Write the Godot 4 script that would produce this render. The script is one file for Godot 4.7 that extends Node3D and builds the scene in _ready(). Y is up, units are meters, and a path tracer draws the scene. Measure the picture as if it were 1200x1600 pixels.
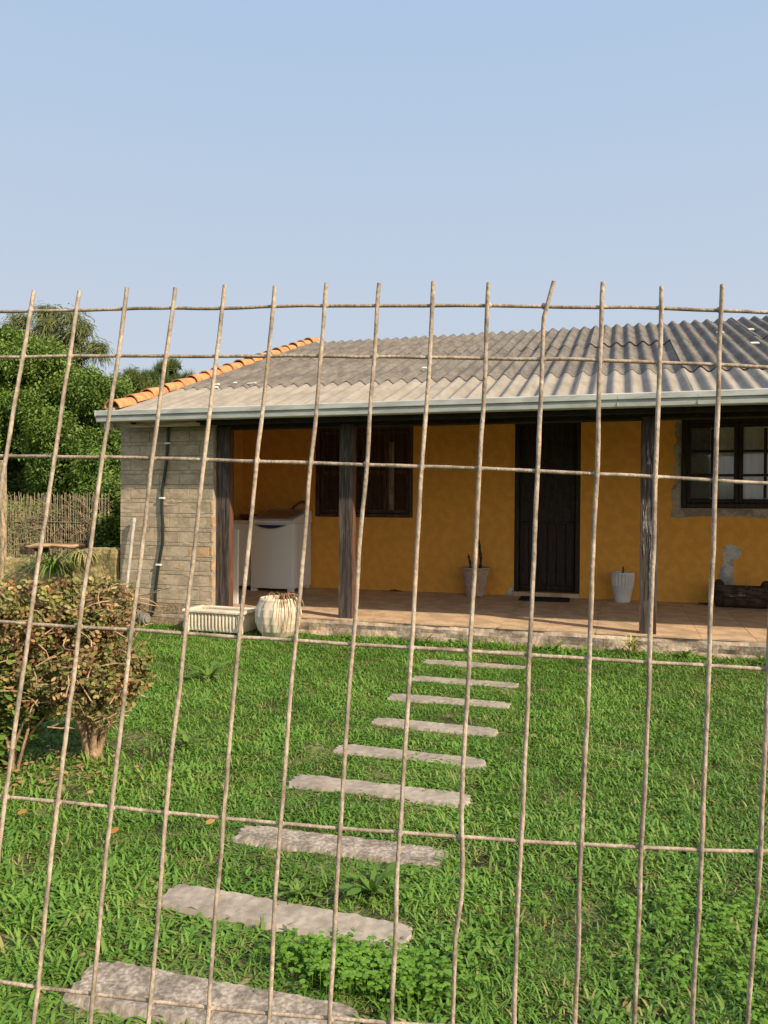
extends Node3D

# ---------------------------------------------------------------- mesh collector
class MB:
	var v := PackedVector3Array()
	var n := PackedVector3Array()
	var c := PackedColorArray()
	var uv := PackedVector2Array()
	var col := Color.WHITE

	func tri(a: Vector3, b: Vector3, d: Vector3, na: Vector3, nb: Vector3, nd: Vector3, ua := Vector2.ZERO, ub := Vector2.ZERO, ud := Vector2.ZERO) -> void:
		if (b - a).cross(d - a).dot(na + nb + nd) > 0.0:
			v.append_array(PackedVector3Array([a, d, b]))
			n.append_array(PackedVector3Array([na, nd, nb]))
			uv.append_array(PackedVector2Array([ua, ud, ub]))
		else:
			v.append_array(PackedVector3Array([a, b, d]))
			n.append_array(PackedVector3Array([na, nb, nd]))
			uv.append_array(PackedVector2Array([ua, ub, ud]))
		c.append_array(PackedColorArray([col, col, col]))

	func ftri(a: Vector3, b: Vector3, d: Vector3, hint: Vector3) -> void:
		var g := (b - a).cross(d - a).normalized()
		if g.dot(hint) < 0.0:
			g = -g
		tri(a, b, d, g, g, g)

	func quad(a: Vector3, b: Vector3, d: Vector3, e: Vector3, na: Vector3, nb: Vector3, nd: Vector3, ne: Vector3) -> void:
		tri(a, b, d, na, nb, nd, Vector2(0, 0), Vector2(1, 0), Vector2(1, 1))
		tri(a, d, e, na, nd, ne, Vector2(0, 0), Vector2(1, 1), Vector2(0, 1))

	func fquad(a: Vector3, b: Vector3, d: Vector3, e: Vector3, hint: Vector3) -> void:
		var g := (d - a).cross(e - b).normalized()
		if g.dot(hint) < 0.0:
			g = -g
		quad(a, b, d, e, g, g, g, g)

	# chamfered box
	func box(ctr: Vector3, size: Vector3, bev := 0.0, bas := Basis.IDENTITY) -> void:
		var h := size * 0.5
		if bev <= 0.0:
			for ax in 3:
				for s in [-1.0, 1.0]:
					var u := Vector3.ZERO
					var w := Vector3.ZERO
					var nn := Vector3.ZERO
					nn[ax] = s
					u[(ax + 1) % 3] = h[(ax + 1) % 3]
					w[(ax + 2) % 3] = h[(ax + 2) % 3]
					var o := nn * h[ax]
					fquad(ctr + bas * (o - u - w), ctr + bas * (o + u - w), ctr + bas * (o + u + w), ctr + bas * (o - u + w), bas * nn)
			return
		var i := h - Vector3(bev, bev, bev)
		for ax in 3:
			var b := (ax + 1) % 3
			var d := (ax + 2) % 3
			for s in [-1.0, 1.0]:
				var p := []
				for q in [[-1, -1], [1, -1], [1, 1], [-1, 1]]:
					var x := Vector3.ZERO
					x[ax] = s * h[ax]
					x[b] = q[0] * i[b]
					x[d] = q[1] * i[d]
					p.append(ctr + bas * x)
				var nn := Vector3.ZERO
				nn[ax] = s
				fquad(p[0], p[1], p[2], p[3], bas * nn)
				# edge between ax side s and b side t, running along d
				for t in [-1.0, 1.0]:
					var e := []
					for q in [[0, -1], [1, -1], [1, 1], [0, 1]]:
						var x := Vector3.ZERO
						x[ax] = s * (h[ax] if q[0] == 0 else i[ax])
						x[b] = t * (i[b] if q[0] == 0 else h[b])
						x[d] = q[1] * i[d]
						e.append(ctr + bas * x)
					var en := Vector3.ZERO
					en[ax] = s
					en[b] = t
					fquad(e[0], e[1], e[2], e[3], bas * en)
		for sx in [-1.0, 1.0]:
			for sy in [-1.0, 1.0]:
				for sz in [-1.0, 1.0]:
					var s := Vector3(sx, sy, sz)
					ftri(ctr + bas * (s * Vector3(h.x, i.y, i.z)), ctr + bas * (s * Vector3(i.x, h.y, i.z)), ctr + bas * (s * Vector3(i.x, i.y, h.z)), bas * s)

	func tube(pts: PackedVector3Array, radii: PackedFloat32Array, sides := 8, caps := true) -> void:
		var m := pts.size()
		var rings := []
		var norms := []
		var t0 := (pts[1] - pts[0]).normalized()
		var ref := Vector3.UP if absf(t0.y) < 0.9 else Vector3.RIGHT
		var x := t0.cross(ref).normalized()
		for k in m:
			var t: Vector3
			if k == 0:
				t = t0
			elif k == m - 1:
				t = (pts[k] - pts[k - 1]).normalized()
			else:
				t = (pts[k + 1] - pts[k - 1]).normalized()
			x = (x - t * x.dot(t)).normalized()
			var y := t.cross(x)
			var ring := PackedVector3Array()
			var nr := PackedVector3Array()
			for s in sides:
				var a := TAU * s / sides
				var d := x * cos(a) + y * sin(a)
				ring.append(pts[k] + d * radii[k])
				nr.append(d)
			rings.append(ring)
			norms.append(nr)
		for k in m - 1:
			for s in sides:
				var q := (s + 1) % sides
				quad(rings[k][s], rings[k][q], rings[k + 1][q], rings[k + 1][s], norms[k][s], norms[k][q], norms[k + 1][q], norms[k + 1][s])
		if caps:
			for s in sides:
				var q := (s + 1) % sides
				ftri(pts[0], rings[0][s], rings[0][q], pts[0] - pts[1])
				ftri(pts[m - 1], rings[m - 1][s], rings[m - 1][q], pts[m - 1] - pts[m - 2])

	# profile of (radius, height); flute > 0 gives ribs
	func lathe(prof: PackedVector2Array, segs: int, ctr := Vector3.ZERO, ribs := 0, amp := 0.0, rib_lo := -1.0, rib_hi := 99.0) -> void:
		var g := []
		for k in prof.size():
			var ring := PackedVector3Array()
			for s in segs:
				var a := TAU * s / segs
				var r := prof[k].x
				if ribs > 0 and prof[k].y > rib_lo and prof[k].y < rib_hi:
					r += amp * 0.5 * cos(a * ribs)
				ring.append(ctr + Vector3(cos(a) * r, prof[k].y, sin(a) * r))
			g.append(ring)
		for k in prof.size() - 1:
			for s in segs:
				var q := (s + 1) % segs
				var am := TAU * (s + 0.5) / segs
				var dr := prof[k + 1].x - prof[k].x
				var dy := prof[k + 1].y - prof[k].y
				# the profile runs up the outside, then down the inside
				var out := Vector3(cos(am) * dy, -dr, sin(am) * dy)
				if ribs > 0 and prof[k].y >= rib_lo and prof[k + 1].y <= rib_hi and dy > 0.0:
					var nn := []
					for t in [s, s + 1]:
						var a: float = TAU * t / segs
						var d: float = (amp / prof[k].x) * (-0.5 * ribs * sin(a * ribs))
						nn.append(Vector3((cos(a) + sin(a) * d) * dy, -dr, (sin(a) - cos(a) * d) * dy).normalized())
					quad(g[k][s], g[k][q], g[k + 1][q], g[k + 1][s], nn[0], nn[1], nn[1], nn[0])
				else:
					var a0 := TAU * s / segs
					var a1 := TAU * (s + 1) / segs
					var n0 := Vector3(cos(a0) * dy, -dr, sin(a0) * dy).normalized()
					var n1 := Vector3(cos(a1) * dy, -dr, sin(a1) * dy).normalized()
					quad(g[k][s], g[k][q], g[k + 1][q], g[k + 1][s], n0, n1, n1, n0)

	# polygon in a plane (origin o, axes ux, uy), pushed along w
	func prism(poly: PackedVector2Array, o: Vector3, ux: Vector3, uy: Vector3, w: Vector3) -> void:
		var idx := Geometry2D.triangulate_polygon(poly)
		for k in range(0, idx.size(), 3):
			var a := o + ux * poly[idx[k]].x + uy * poly[idx[k]].y
			var b := o + ux * poly[idx[k + 1]].x + uy * poly[idx[k + 1]].y
			var d := o + ux * poly[idx[k + 2]].x + uy * poly[idx[k + 2]].y
			ftri(a, b, d, -w)
			ftri(a + w, b + w, d + w, w)
		var ccw := not Geometry2D.is_polygon_clockwise(poly)
		for k in poly.size():
			var p := poly[k]
			var q := poly[(k + 1) % poly.size()]
			var e := q - p
			var o2 := Vector2(e.y, -e.x) * (1.0 if ccw else -1.0)
			var a := o + ux * p.x + uy * p.y
			var b := o + ux * q.x + uy * q.y
			fquad(a, b, b + w, a + w, ux * o2.x + uy * o2.y)

	func done(mat: Material, colored := false) -> ArrayMesh:
		var arr := []
		arr.resize(Mesh.ARRAY_MAX)
		arr[Mesh.ARRAY_VERTEX] = v
		arr[Mesh.ARRAY_NORMAL] = n
		arr[Mesh.ARRAY_TEX_UV] = uv
		if colored:
			arr[Mesh.ARRAY_COLOR] = c
		var m := ArrayMesh.new()
		m.add_surface_from_arrays(Mesh.PRIMITIVE_TRIANGLES, arr)
		m.surface_set_material(0, mat)
		return m

# ---------------------------------------------------------------- scene helpers
var rng := RandomNumberGenerator.new()
var wob := FastNoiseLite.new()
var M := {}
var shared := {}

func rr(a: float, b: float) -> float:
	return rng.randf_range(a, b)

func lin(r: float, g: float, b: float) -> Color:
	return Color(r, g, b).linear_to_srgb()

func add(called: String, mesh: Mesh, parent: Node = null) -> MeshInstance3D:
	var o := MeshInstance3D.new()
	o.name = called
	o.mesh = mesh
	(parent if parent else self).add_child(o, true)
	return o

func put(called: String, mb: MB, mat: Material, parent: Node = null) -> MeshInstance3D:
	return add(called, mb.done(mat), parent)

func thing(called: String, label: String, category: String, at := Vector3.ZERO, turn := 0.0, group := "") -> Node3D:
	var o := Node3D.new()
	o.name = called
	o.position = at
	o.rotation.y = turn
	add_child(o, true)
	tag(o, label, category, group)
	return o

func tag(o: Node, label: String, category: String, group := "") -> void:
	o.set_meta("label", label)
	o.set_meta("category", category)
	if group:
		o.set_meta("group", group)

func noise_tex(freq: float, seed_: int, a: Color, b: Color, lo := 0.3, hi := 0.7, oct := 4, size := 512, cell := false) -> NoiseTexture2D:
	var t := NoiseTexture2D.new()
	var f := FastNoiseLite.new()
	f.seed = seed_
	f.frequency = freq
	f.noise_type = FastNoiseLite.TYPE_CELLULAR if cell else FastNoiseLite.TYPE_SIMPLEX_SMOOTH
	f.fractal_octaves = oct
	t.noise = f
	t.width = size
	t.height = size
	t.seamless = true
	var g := Gradient.new()
	g.offsets = PackedFloat32Array([lo, hi])
	g.colors = PackedColorArray([a, b])
	t.color_ramp = g
	return t

# a surface: fine colour noise between two tones, a coarse mottling multiplied in, and relief
func surf(a: Color, b: Color, scale: Vector3, rough := 0.85, bump := 0.0, coarse := 0.75, seed_ := 1, world := true, cscale := 0.35) -> StandardMaterial3D:
	var m := StandardMaterial3D.new()
	m.roughness = rough
	m.metallic_specular = 0.35
	m.albedo_texture = noise_tex(0.02, seed_, a, b, 0.3, 0.7, 5)
	m.uv1_triplanar = true
	m.uv1_world_triplanar = world
	m.uv1_scale = scale
	if coarse < 1.0:
		m.detail_enabled = true
		m.detail_blend_mode = BaseMaterial3D.BLEND_MODE_MUL
		var ck := snappedf(coarse, 0.08)
		if not shared.has(ck):
			shared[ck] = noise_tex(0.012, 50 + shared.size(), Color(ck, ck, ck), Color.WHITE, 0.35, 0.65, 4, 512)
		m.detail_albedo = shared[ck]
		m.detail_uv_layer = BaseMaterial3D.DETAIL_UV_2
		m.uv2_triplanar = true
		m.uv2_world_triplanar = world
		m.uv2_scale = scale * cscale
	if bump > 0.0:
		m.heightmap_enabled = true
		var hk := "relief%d" % (seed_ % 3)
		if not shared.has(hk):
			shared[hk] = noise_tex(0.03, seed_ + 90, Color.BLACK, Color.WHITE, 0.2, 0.8, 5)
		m.heightmap_texture = shared[hk]
		m.heightmap_scale = bump
	return m

func plain(c: Color, rough := 0.8, metal := 0.0) -> StandardMaterial3D:
	var m := StandardMaterial3D.new()
	m.albedo_color = c
	m.roughness = rough
	m.metallic = metal
	return m

func leafy(c: Color, back := 0.5, tinted := true) -> StandardMaterial3D:
	var m := StandardMaterial3D.new()
	m.albedo_color = c
	m.roughness = 0.55
	m.metallic_specular = 0.35
	m.vertex_color_use_as_albedo = tinted
	m.cull_mode = BaseMaterial3D.CULL_DISABLED
	m.backlight_enabled = true
	m.backlight = Color(back, back, back * 0.6)
	return m

func multi(called: String, mesh: Mesh, xf: Array, tint: PackedColorArray, parent: Node = null) -> MultiMeshInstance3D:
	var mm := MultiMesh.new()
	mm.transform_format = MultiMesh.TRANSFORM_3D
	mm.use_colors = true
	mm.mesh = mesh
	mm.instance_count = xf.size()
	for i in xf.size():
		mm.set_instance_transform(i, xf[i])
		mm.set_instance_color(i, tint[i])
	var o := MultiMeshInstance3D.new()
	o.name = called
	o.multimesh = mm
	o.set_meta("kind", "stuff")
	(parent if parent else self).add_child(o, true)
	return o

const SOIL := -0.165

func ground_y(x: float, z: float) -> float:
	return SOIL + 0.018 * wob.get_noise_2d(x * 60.0, z * 60.0)

func _ready() -> void:
	rng.seed = 7
	wob.seed = 3
	wob.frequency = 0.02
	wob.fractal_octaves = 3
	# ---------------- camera
	var cam := Camera3D.new()
	cam.name = "camera"
	cam.transform = Transform3D(Basis(Vector3(0.956972, 0.00701, -0.290097), Vector3(-0.009432, 0.999931, -0.006953), Vector3(0.290029, 0.00939, 0.956972)), Vector3(0, 1.15616, 10.0)).orthonormalized()
	cam.fov = 66.95
	cam.near = 0.05
	cam.far = 600.0
	add_child(cam)
	# ---------------- sky, sun, exposure
	var env := Environment.new()
	env.background_mode = Environment.BG_SKY
	var sm := ProceduralSkyMaterial.new()
	sm.sky_top_color = lin(0.182, 0.319, 0.513)
	sm.sky_horizon_color = lin(0.420, 0.446, 0.482)
	sm.sky_curve = 0.5
	sm.ground_bottom_color = lin(0.07, 0.09, 0.04)
	sm.ground_horizon_color = lin(0.16, 0.19, 0.13)
	sm.sun_angle_max = 80.0
	sm.sun_curve = 0.62   # unseen hazy aureole behind the camera to the right, widened to brighten the porch
	var sky := Sky.new()
	sky.sky_material = sm
	env.sky = sky
	env.tonemap_mode = Environment.TONE_MAPPER_LINEAR
	env.tonemap_exposure = 1.55
	env.sdfgi_enabled = true
	env.ssao_enabled = true
	env.ssil_enabled = true
	var we := WorldEnvironment.new()
	we.name = "environment"
	we.environment = env
	add_child(we)
	var sun := DirectionalLight3D.new()
	sun.name = "sun"
	sun.light_color = Color(1.0, 0.92, 0.8)
	sun.light_energy = 1.2
	sun.light_angular_distance = 1.2
	sun.shadow_enabled = true
	sun.look_at_from_position(Vector3(2.2, 1.7, 1.0), Vector3.ZERO, Vector3.UP)
	add_child(sun)

	materials()
	ground()
	house()
	left_side()
	trees()
	porch_things()
	stones()
	shrubs()
	grass()
	wire_fence()

func materials() -> void:
	M.ochre = surf(lin(0.78, 0.375, 0.066), lin(0.82, 0.41, 0.08), Vector3(3.0, 3.0, 3.0), 0.9, 0.07, 0.93, 11)
	M.cement = surf(lin(0.54, 0.52, 0.46), lin(0.62, 0.60, 0.54), Vector3(2, 2, 2), 0.95, 0.5, 0.8, 12)
	M.cement_dark = surf(lin(0.37, 0.325, 0.25), lin(0.46, 0.41, 0.33), Vector3(2, 2, 2), 0.95, 0.3, 0.8, 49)  # darker, browner cement tone for the patch round the window
	M.mortar = surf(lin(0.42, 0.345, 0.25), lin(0.485, 0.405, 0.305), Vector3(2.5, 2.5, 2.5), 0.95, 0.15, 0.88, 13)
	M.brick_a = surf(lin(0.42, 0.345, 0.25), lin(0.49, 0.41, 0.31), Vector3(1.4, 2.2, 1.4), 0.95, 0.06, 0.88, 14)
	M.brick_b = surf(lin(0.405, 0.33, 0.235), lin(0.48, 0.395, 0.295), Vector3(1.7, 2.4, 1.7), 0.95, 0.06, 0.88, 15)
	M.brick_c = surf(lin(0.60, 0.33, 0.15), lin(0.47, 0.38, 0.28), Vector3(2.5, 4.0, 2.5), 0.95, 0.15, 0.88, 16)
	M.brick_d = surf(lin(0.26, 0.18, 0.115), lin(0.42, 0.33, 0.235), Vector3(2, 2, 2), 0.95, 0.2, 0.84, 46)
	M.tile_a = surf(lin(0.60, 0.425, 0.275), lin(0.67, 0.485, 0.325), Vector3(1.5, 1.5, 1.5), 0.55, 0.05, 0.85, 17)
	M.tile_b = surf(lin(0.59, 0.415, 0.268), lin(0.66, 0.475, 0.315), Vector3(1.9, 1.9, 1.9), 0.55, 0.05, 0.85, 18)
	M.edge = surf(lin(0.52, 0.36, 0.245), lin(0.60, 0.54, 0.47), Vector3(1.8, 1.8, 1.8), 0.95, 0.25, 0.75, 19)
	M.sheet_new = surf(lin(0.285, 0.257, 0.222), lin(0.365, 0.332, 0.29), Vector3(2.2, 2.2, 0.3), 0.9, 0.06, 0.84, 20)
	M.sheet_old = surf(lin(0.155, 0.138, 0.122), lin(0.225, 0.204, 0.182), Vector3(2.4, 2.4, 0.5), 0.92, 0.08, 0.76, 21)
	M.clay = surf(lin(0.60, 0.27, 0.11), lin(0.68, 0.36, 0.18), Vector3(3, 3, 3), 0.85, 0.15, 0.8, 22)
	M.gutter = surf(lin(0.50, 0.53, 0.52), lin(0.55, 0.575, 0.565), Vector3(0.8, 3, 3), 0.45, 0.0, 0.9, 23)
	M.wood_dark = surf(lin(0.022, 0.017, 0.014), lin(0.045, 0.034, 0.027), Vector3(2.0, 12, 12), 0.8, 0.2, 0.8, 24)
	M.wood_fascia = surf(lin(0.52, 0.39, 0.26), lin(0.62, 0.48, 0.34), Vector3(1.0, 12, 12), 0.85, 0.2, 0.8, 25)
	M.post = surf(lin(0.075, 0.058, 0.052), lin(0.125, 0.10, 0.09), Vector3(7, 0.5, 7), 0.8, 0.12, 0.68, 26, true, 0.5)
	M.post_side = surf(lin(0.13, 0.065, 0.045), lin(0.18, 0.095, 0.066), Vector3(7, 0.5, 7), 0.8, 0.12, 0.76, 27)
	M.scuff = surf(lin(0.22, 0.20, 0.19), lin(0.40, 0.38, 0.36), Vector3(9, 4, 9), 0.9, 0.2, 0.7, 28)
	M.door = surf(lin(0.024, 0.014, 0.009), lin(0.045, 0.028, 0.018), Vector3(9, 0.9, 9), 0.5, 0.15, 0.75, 29)
	M.shutter = surf(lin(0.085, 0.045, 0.028), lin(0.13, 0.075, 0.046), Vector3(9, 0.9, 9), 0.6, 0.15, 0.7, 30)
	M.pale_wood = surf(lin(0.24, 0.17, 0.12), lin(0.36, 0.27, 0.20), Vector3(9, 1.2, 9), 0.8, 0.15, 0.7, 31)
	M.white_enamel = plain(lin(0.80, 0.86, 0.90), 0.28)
	M.white_board = plain(lin(0.72, 0.74, 0.75), 0.5)
	M.pvc = surf(lin(0.50, 0.47, 0.43), lin(0.62, 0.60, 0.57), Vector3(3, 2, 3), 0.45, 0.0, 0.85, 32)
	M.conduit = plain(lin(0.012, 0.022, 0.02), 0.4)
	M.clip = plain(lin(0.75, 0.75, 0.73), 0.5)
	M.grey_pot = surf(lin(0.68, 0.655, 0.60), lin(0.74, 0.72, 0.67), Vector3(2, 2, 2), 0.8, 0.05, 0.92, 33)
	M.cream_pot = surf(lin(0.74, 0.635, 0.49), lin(0.80, 0.71, 0.58), Vector3(1.6, 1.6, 1.6), 0.8, 0.05, 0.88, 34)
	M.wicker = surf(lin(0.48, 0.34, 0.245), lin(0.62, 0.47, 0.36), Vector3(4, 6, 4), 0.85, 0.1, 0.84, 35)
	M.log = surf(lin(0.07, 0.045, 0.032), lin(0.15, 0.10, 0.075), Vector3(2.5, 12, 12), 0.55, 0.5, 0.55, 36)
	M.rubber = plain(lin(0.012, 0.012, 0.012), 0.9)
	M.soil = surf(lin(0.045, 0.03, 0.02), lin(0.09, 0.065, 0.045), Vector3(4, 4, 4), 1.0, 1.0, 0.7, 37)
	M.lawn = surf(lin(0.085, 0.13, 0.035), lin(0.22, 0.19, 0.09), Vector3(1.6, 1.6, 1.6), 1.0, 1.2, 0.6, 38)
	M.stone = surf(lin(0.33, 0.285, 0.235), lin(0.40, 0.35, 0.295), Vector3(2.0, 2.0, 2.0), 0.95, 0.06, 0.84, 39)
	M.stone_b = surf(lin(0.27, 0.222, 0.178), lin(0.47, 0.415, 0.36), Vector3(4.5, 4.5, 4.5), 0.95, 0.1, 0.8, 40)
	M.mossy = surf(lin(0.25, 0.23, 0.09), lin(0.50, 0.38, 0.21), Vector3(1.5, 1.5, 1.5), 1.0, 0.5, 0.76, 41)
	M.stick = surf(lin(0.32, 0.25, 0.165), lin(0.50, 0.42, 0.29), Vector3(6, 2, 6), 0.95, 0.0, 0.7, 42)
	M.bark = surf(lin(0.085, 0.06, 0.042), lin(0.19, 0.14, 0.10), Vector3(8, 2, 8), 0.95, 0.8, 0.7, 43)
	M.twig = surf(lin(0.40, 0.26, 0.155), lin(0.56, 0.41, 0.27), Vector3(8, 3, 8), 0.9, 0.3, 0.7, 44)
	M.dead = surf(lin(0.34, 0.21, 0.12), lin(0.48, 0.32, 0.19), Vector3(8, 3, 8), 0.9, 0.0, 0.84, 47)
	M.fitting = surf(lin(0.20, 0.185, 0.165), lin(0.30, 0.28, 0.25), Vector3(5, 5, 5), 0.8, 0.1, 0.84, 48)
	M.wire = surf(lin(0.345, 0.268, 0.20), lin(0.53, 0.455, 0.375), Vector3(20, 12, 20), 0.75, 0.04, 0.72, 45, true, 0.25)
	M.curtain = plain(lin(0.62, 0.62, 0.60), 0.9)
	M.curtain.backlight_enabled = true
	M.curtain.backlight = Color(0.4, 0.4, 0.4)
	M.glass = StandardMaterial3D.new()
	M.glass.albedo_color = Color(0.9, 0.95, 0.95, 0.06)
	M.glass.roughness = 0.02
	M.glass.metallic_specular = 0.5
	M.glass.transparency = BaseMaterial3D.TRANSPARENCY_ALPHA
	M.inner = plain(lin(0.12, 0.10, 0.08), 0.95)
	M.navy = plain(lin(0.03, 0.045, 0.14), 0.3)
	M.lid = plain(lin(0.25, 0.20, 0.16), 0.2)
	M.grey_plastic = plain(lin(0.42, 0.44, 0.46), 0.35)
	M.hose = plain(lin(0.10, 0.09, 0.085), 0.6)
	M.white_bit = plain(lin(0.72, 0.69, 0.63), 0.95)

# ---------------------------------------------------------------- ground
func ground() -> void:
	var xs := PackedFloat32Array([-200, -90, -45, -25, -16])
	var x := -11.0
	while x < 7.0:
		xs.append(x)
		x += 0.14
	xs.append_array(PackedFloat32Array([9, 14, 24, 45, 90, 200]))
	var zs := PackedFloat32Array([-300, -120, -60, -30, -15, -8, -4])
	var z := -1.0
	while z < 12.0:
		zs.append(z)
		z += 0.14
	zs.append_array(PackedFloat32Array([14, 20, 35, 70, 150, 300]))
	var mb := MB.new()
	for i in xs.size() - 1:
		for j in zs.size() - 1:
			var p := []
			var nn := []
			for q in [[0, 0], [1, 0], [1, 1], [0, 1]]:
				var a := xs[i + q[0]]
				var b := zs[j + q[1]]
				p.append(Vector3(a, ground_y(a, b), b))
				nn.append(Vector3(ground_y(a - 0.05, b) - ground_y(a + 0.05, b), 0.1, ground_y(a, b - 0.05) - ground_y(a, b + 0.05)).normalized())
			mb.quad(p[0], p[1], p[2], p[3], nn[0], nn[1], nn[2], nn[3])
	var o := put("ground", mb, M.lawn)
	o.set_meta("kind", "structure")
	o.set_meta("label", "earth and thatch of the lawn under the grass")

# ---------------------------------------------------------------- house
const SLOPE := 0.330
const ROOF0 := 3.107          # height of the roof plane above the facade (z = 0)
const RIDGE := -2.4
const XL := -5.26
const XR := 6.5

func roof_y(z: float) -> float:
	return ROOF0 - SLOPE * z if z > RIDGE else ROOF0 - SLOPE * (2.0 * RIDGE - z)

func wall_with_holes(mb: MB, x0: float, x1: float, y0: float, y1: float, z1: float, z0: float, holes: Array) -> void:
	var xs := [x0, x1]
	var ys := [y0, y1]
	for h in holes:
		xs.append_array([h[0], h[1]])
		ys.append_array([h[2], h[3]])
	xs.sort()
	ys.sort()
	for i in xs.size() - 1:
		for j in ys.size() - 1:
			var cx: float = (xs[i] + xs[i + 1]) * 0.5
			var cy: float = (ys[j] + ys[j + 1]) * 0.5
			if xs[i + 1] - xs[i] < 1e-4 or ys[j + 1] - ys[j] < 1e-4:
				continue
			var inside := false
			for h in holes:
				if cx > h[0] and cx < h[1] and cy > h[2] and cy < h[3]:
					inside = true
			if inside:
				continue
			for zz in [z1, z0]:
				mb.fquad(Vector3(xs[i], ys[j], zz), Vector3(xs[i + 1], ys[j], zz), Vector3(xs[i + 1], ys[j + 1], zz), Vector3(xs[i], ys[j + 1], zz), Vector3(0, 0, 1 if zz == z1 else -1))
	for h in holes:
		var c := Vector3((h[0] + h[1]) * 0.5, (h[2] + h[3]) * 0.5, (z0 + z1) * 0.5)
		for e in [[h[0], h[2], h[1], h[2]], [h[0], h[3], h[1], h[3]], [h[0], h[2], h[0], h[3]], [h[1], h[2], h[1], h[3]]]:
			var a := Vector3(e[0], e[1], z0)
			var b := Vector3(e[2], e[3], z0)
			mb.fquad(a, b, b + Vector3(0, 0, z1 - z0), a + Vector3(0, 0, z1 - z0), c - (a + b) * 0.5)
	mb.fquad(Vector3(x0, y1, z0), Vector3(x1, y1, z0), Vector3(x1, y1, z1), Vector3(x0, y1, z1), Vector3.UP)
	for xx in [x0, x1]:
		mb.fquad(Vector3(xx, y0, z0), Vector3(xx, y1, z0), Vector3(xx, y1, z1), Vector3(xx, y0, z1), Vector3(-1 if xx == x0 else 1, 0, 0))

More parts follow.
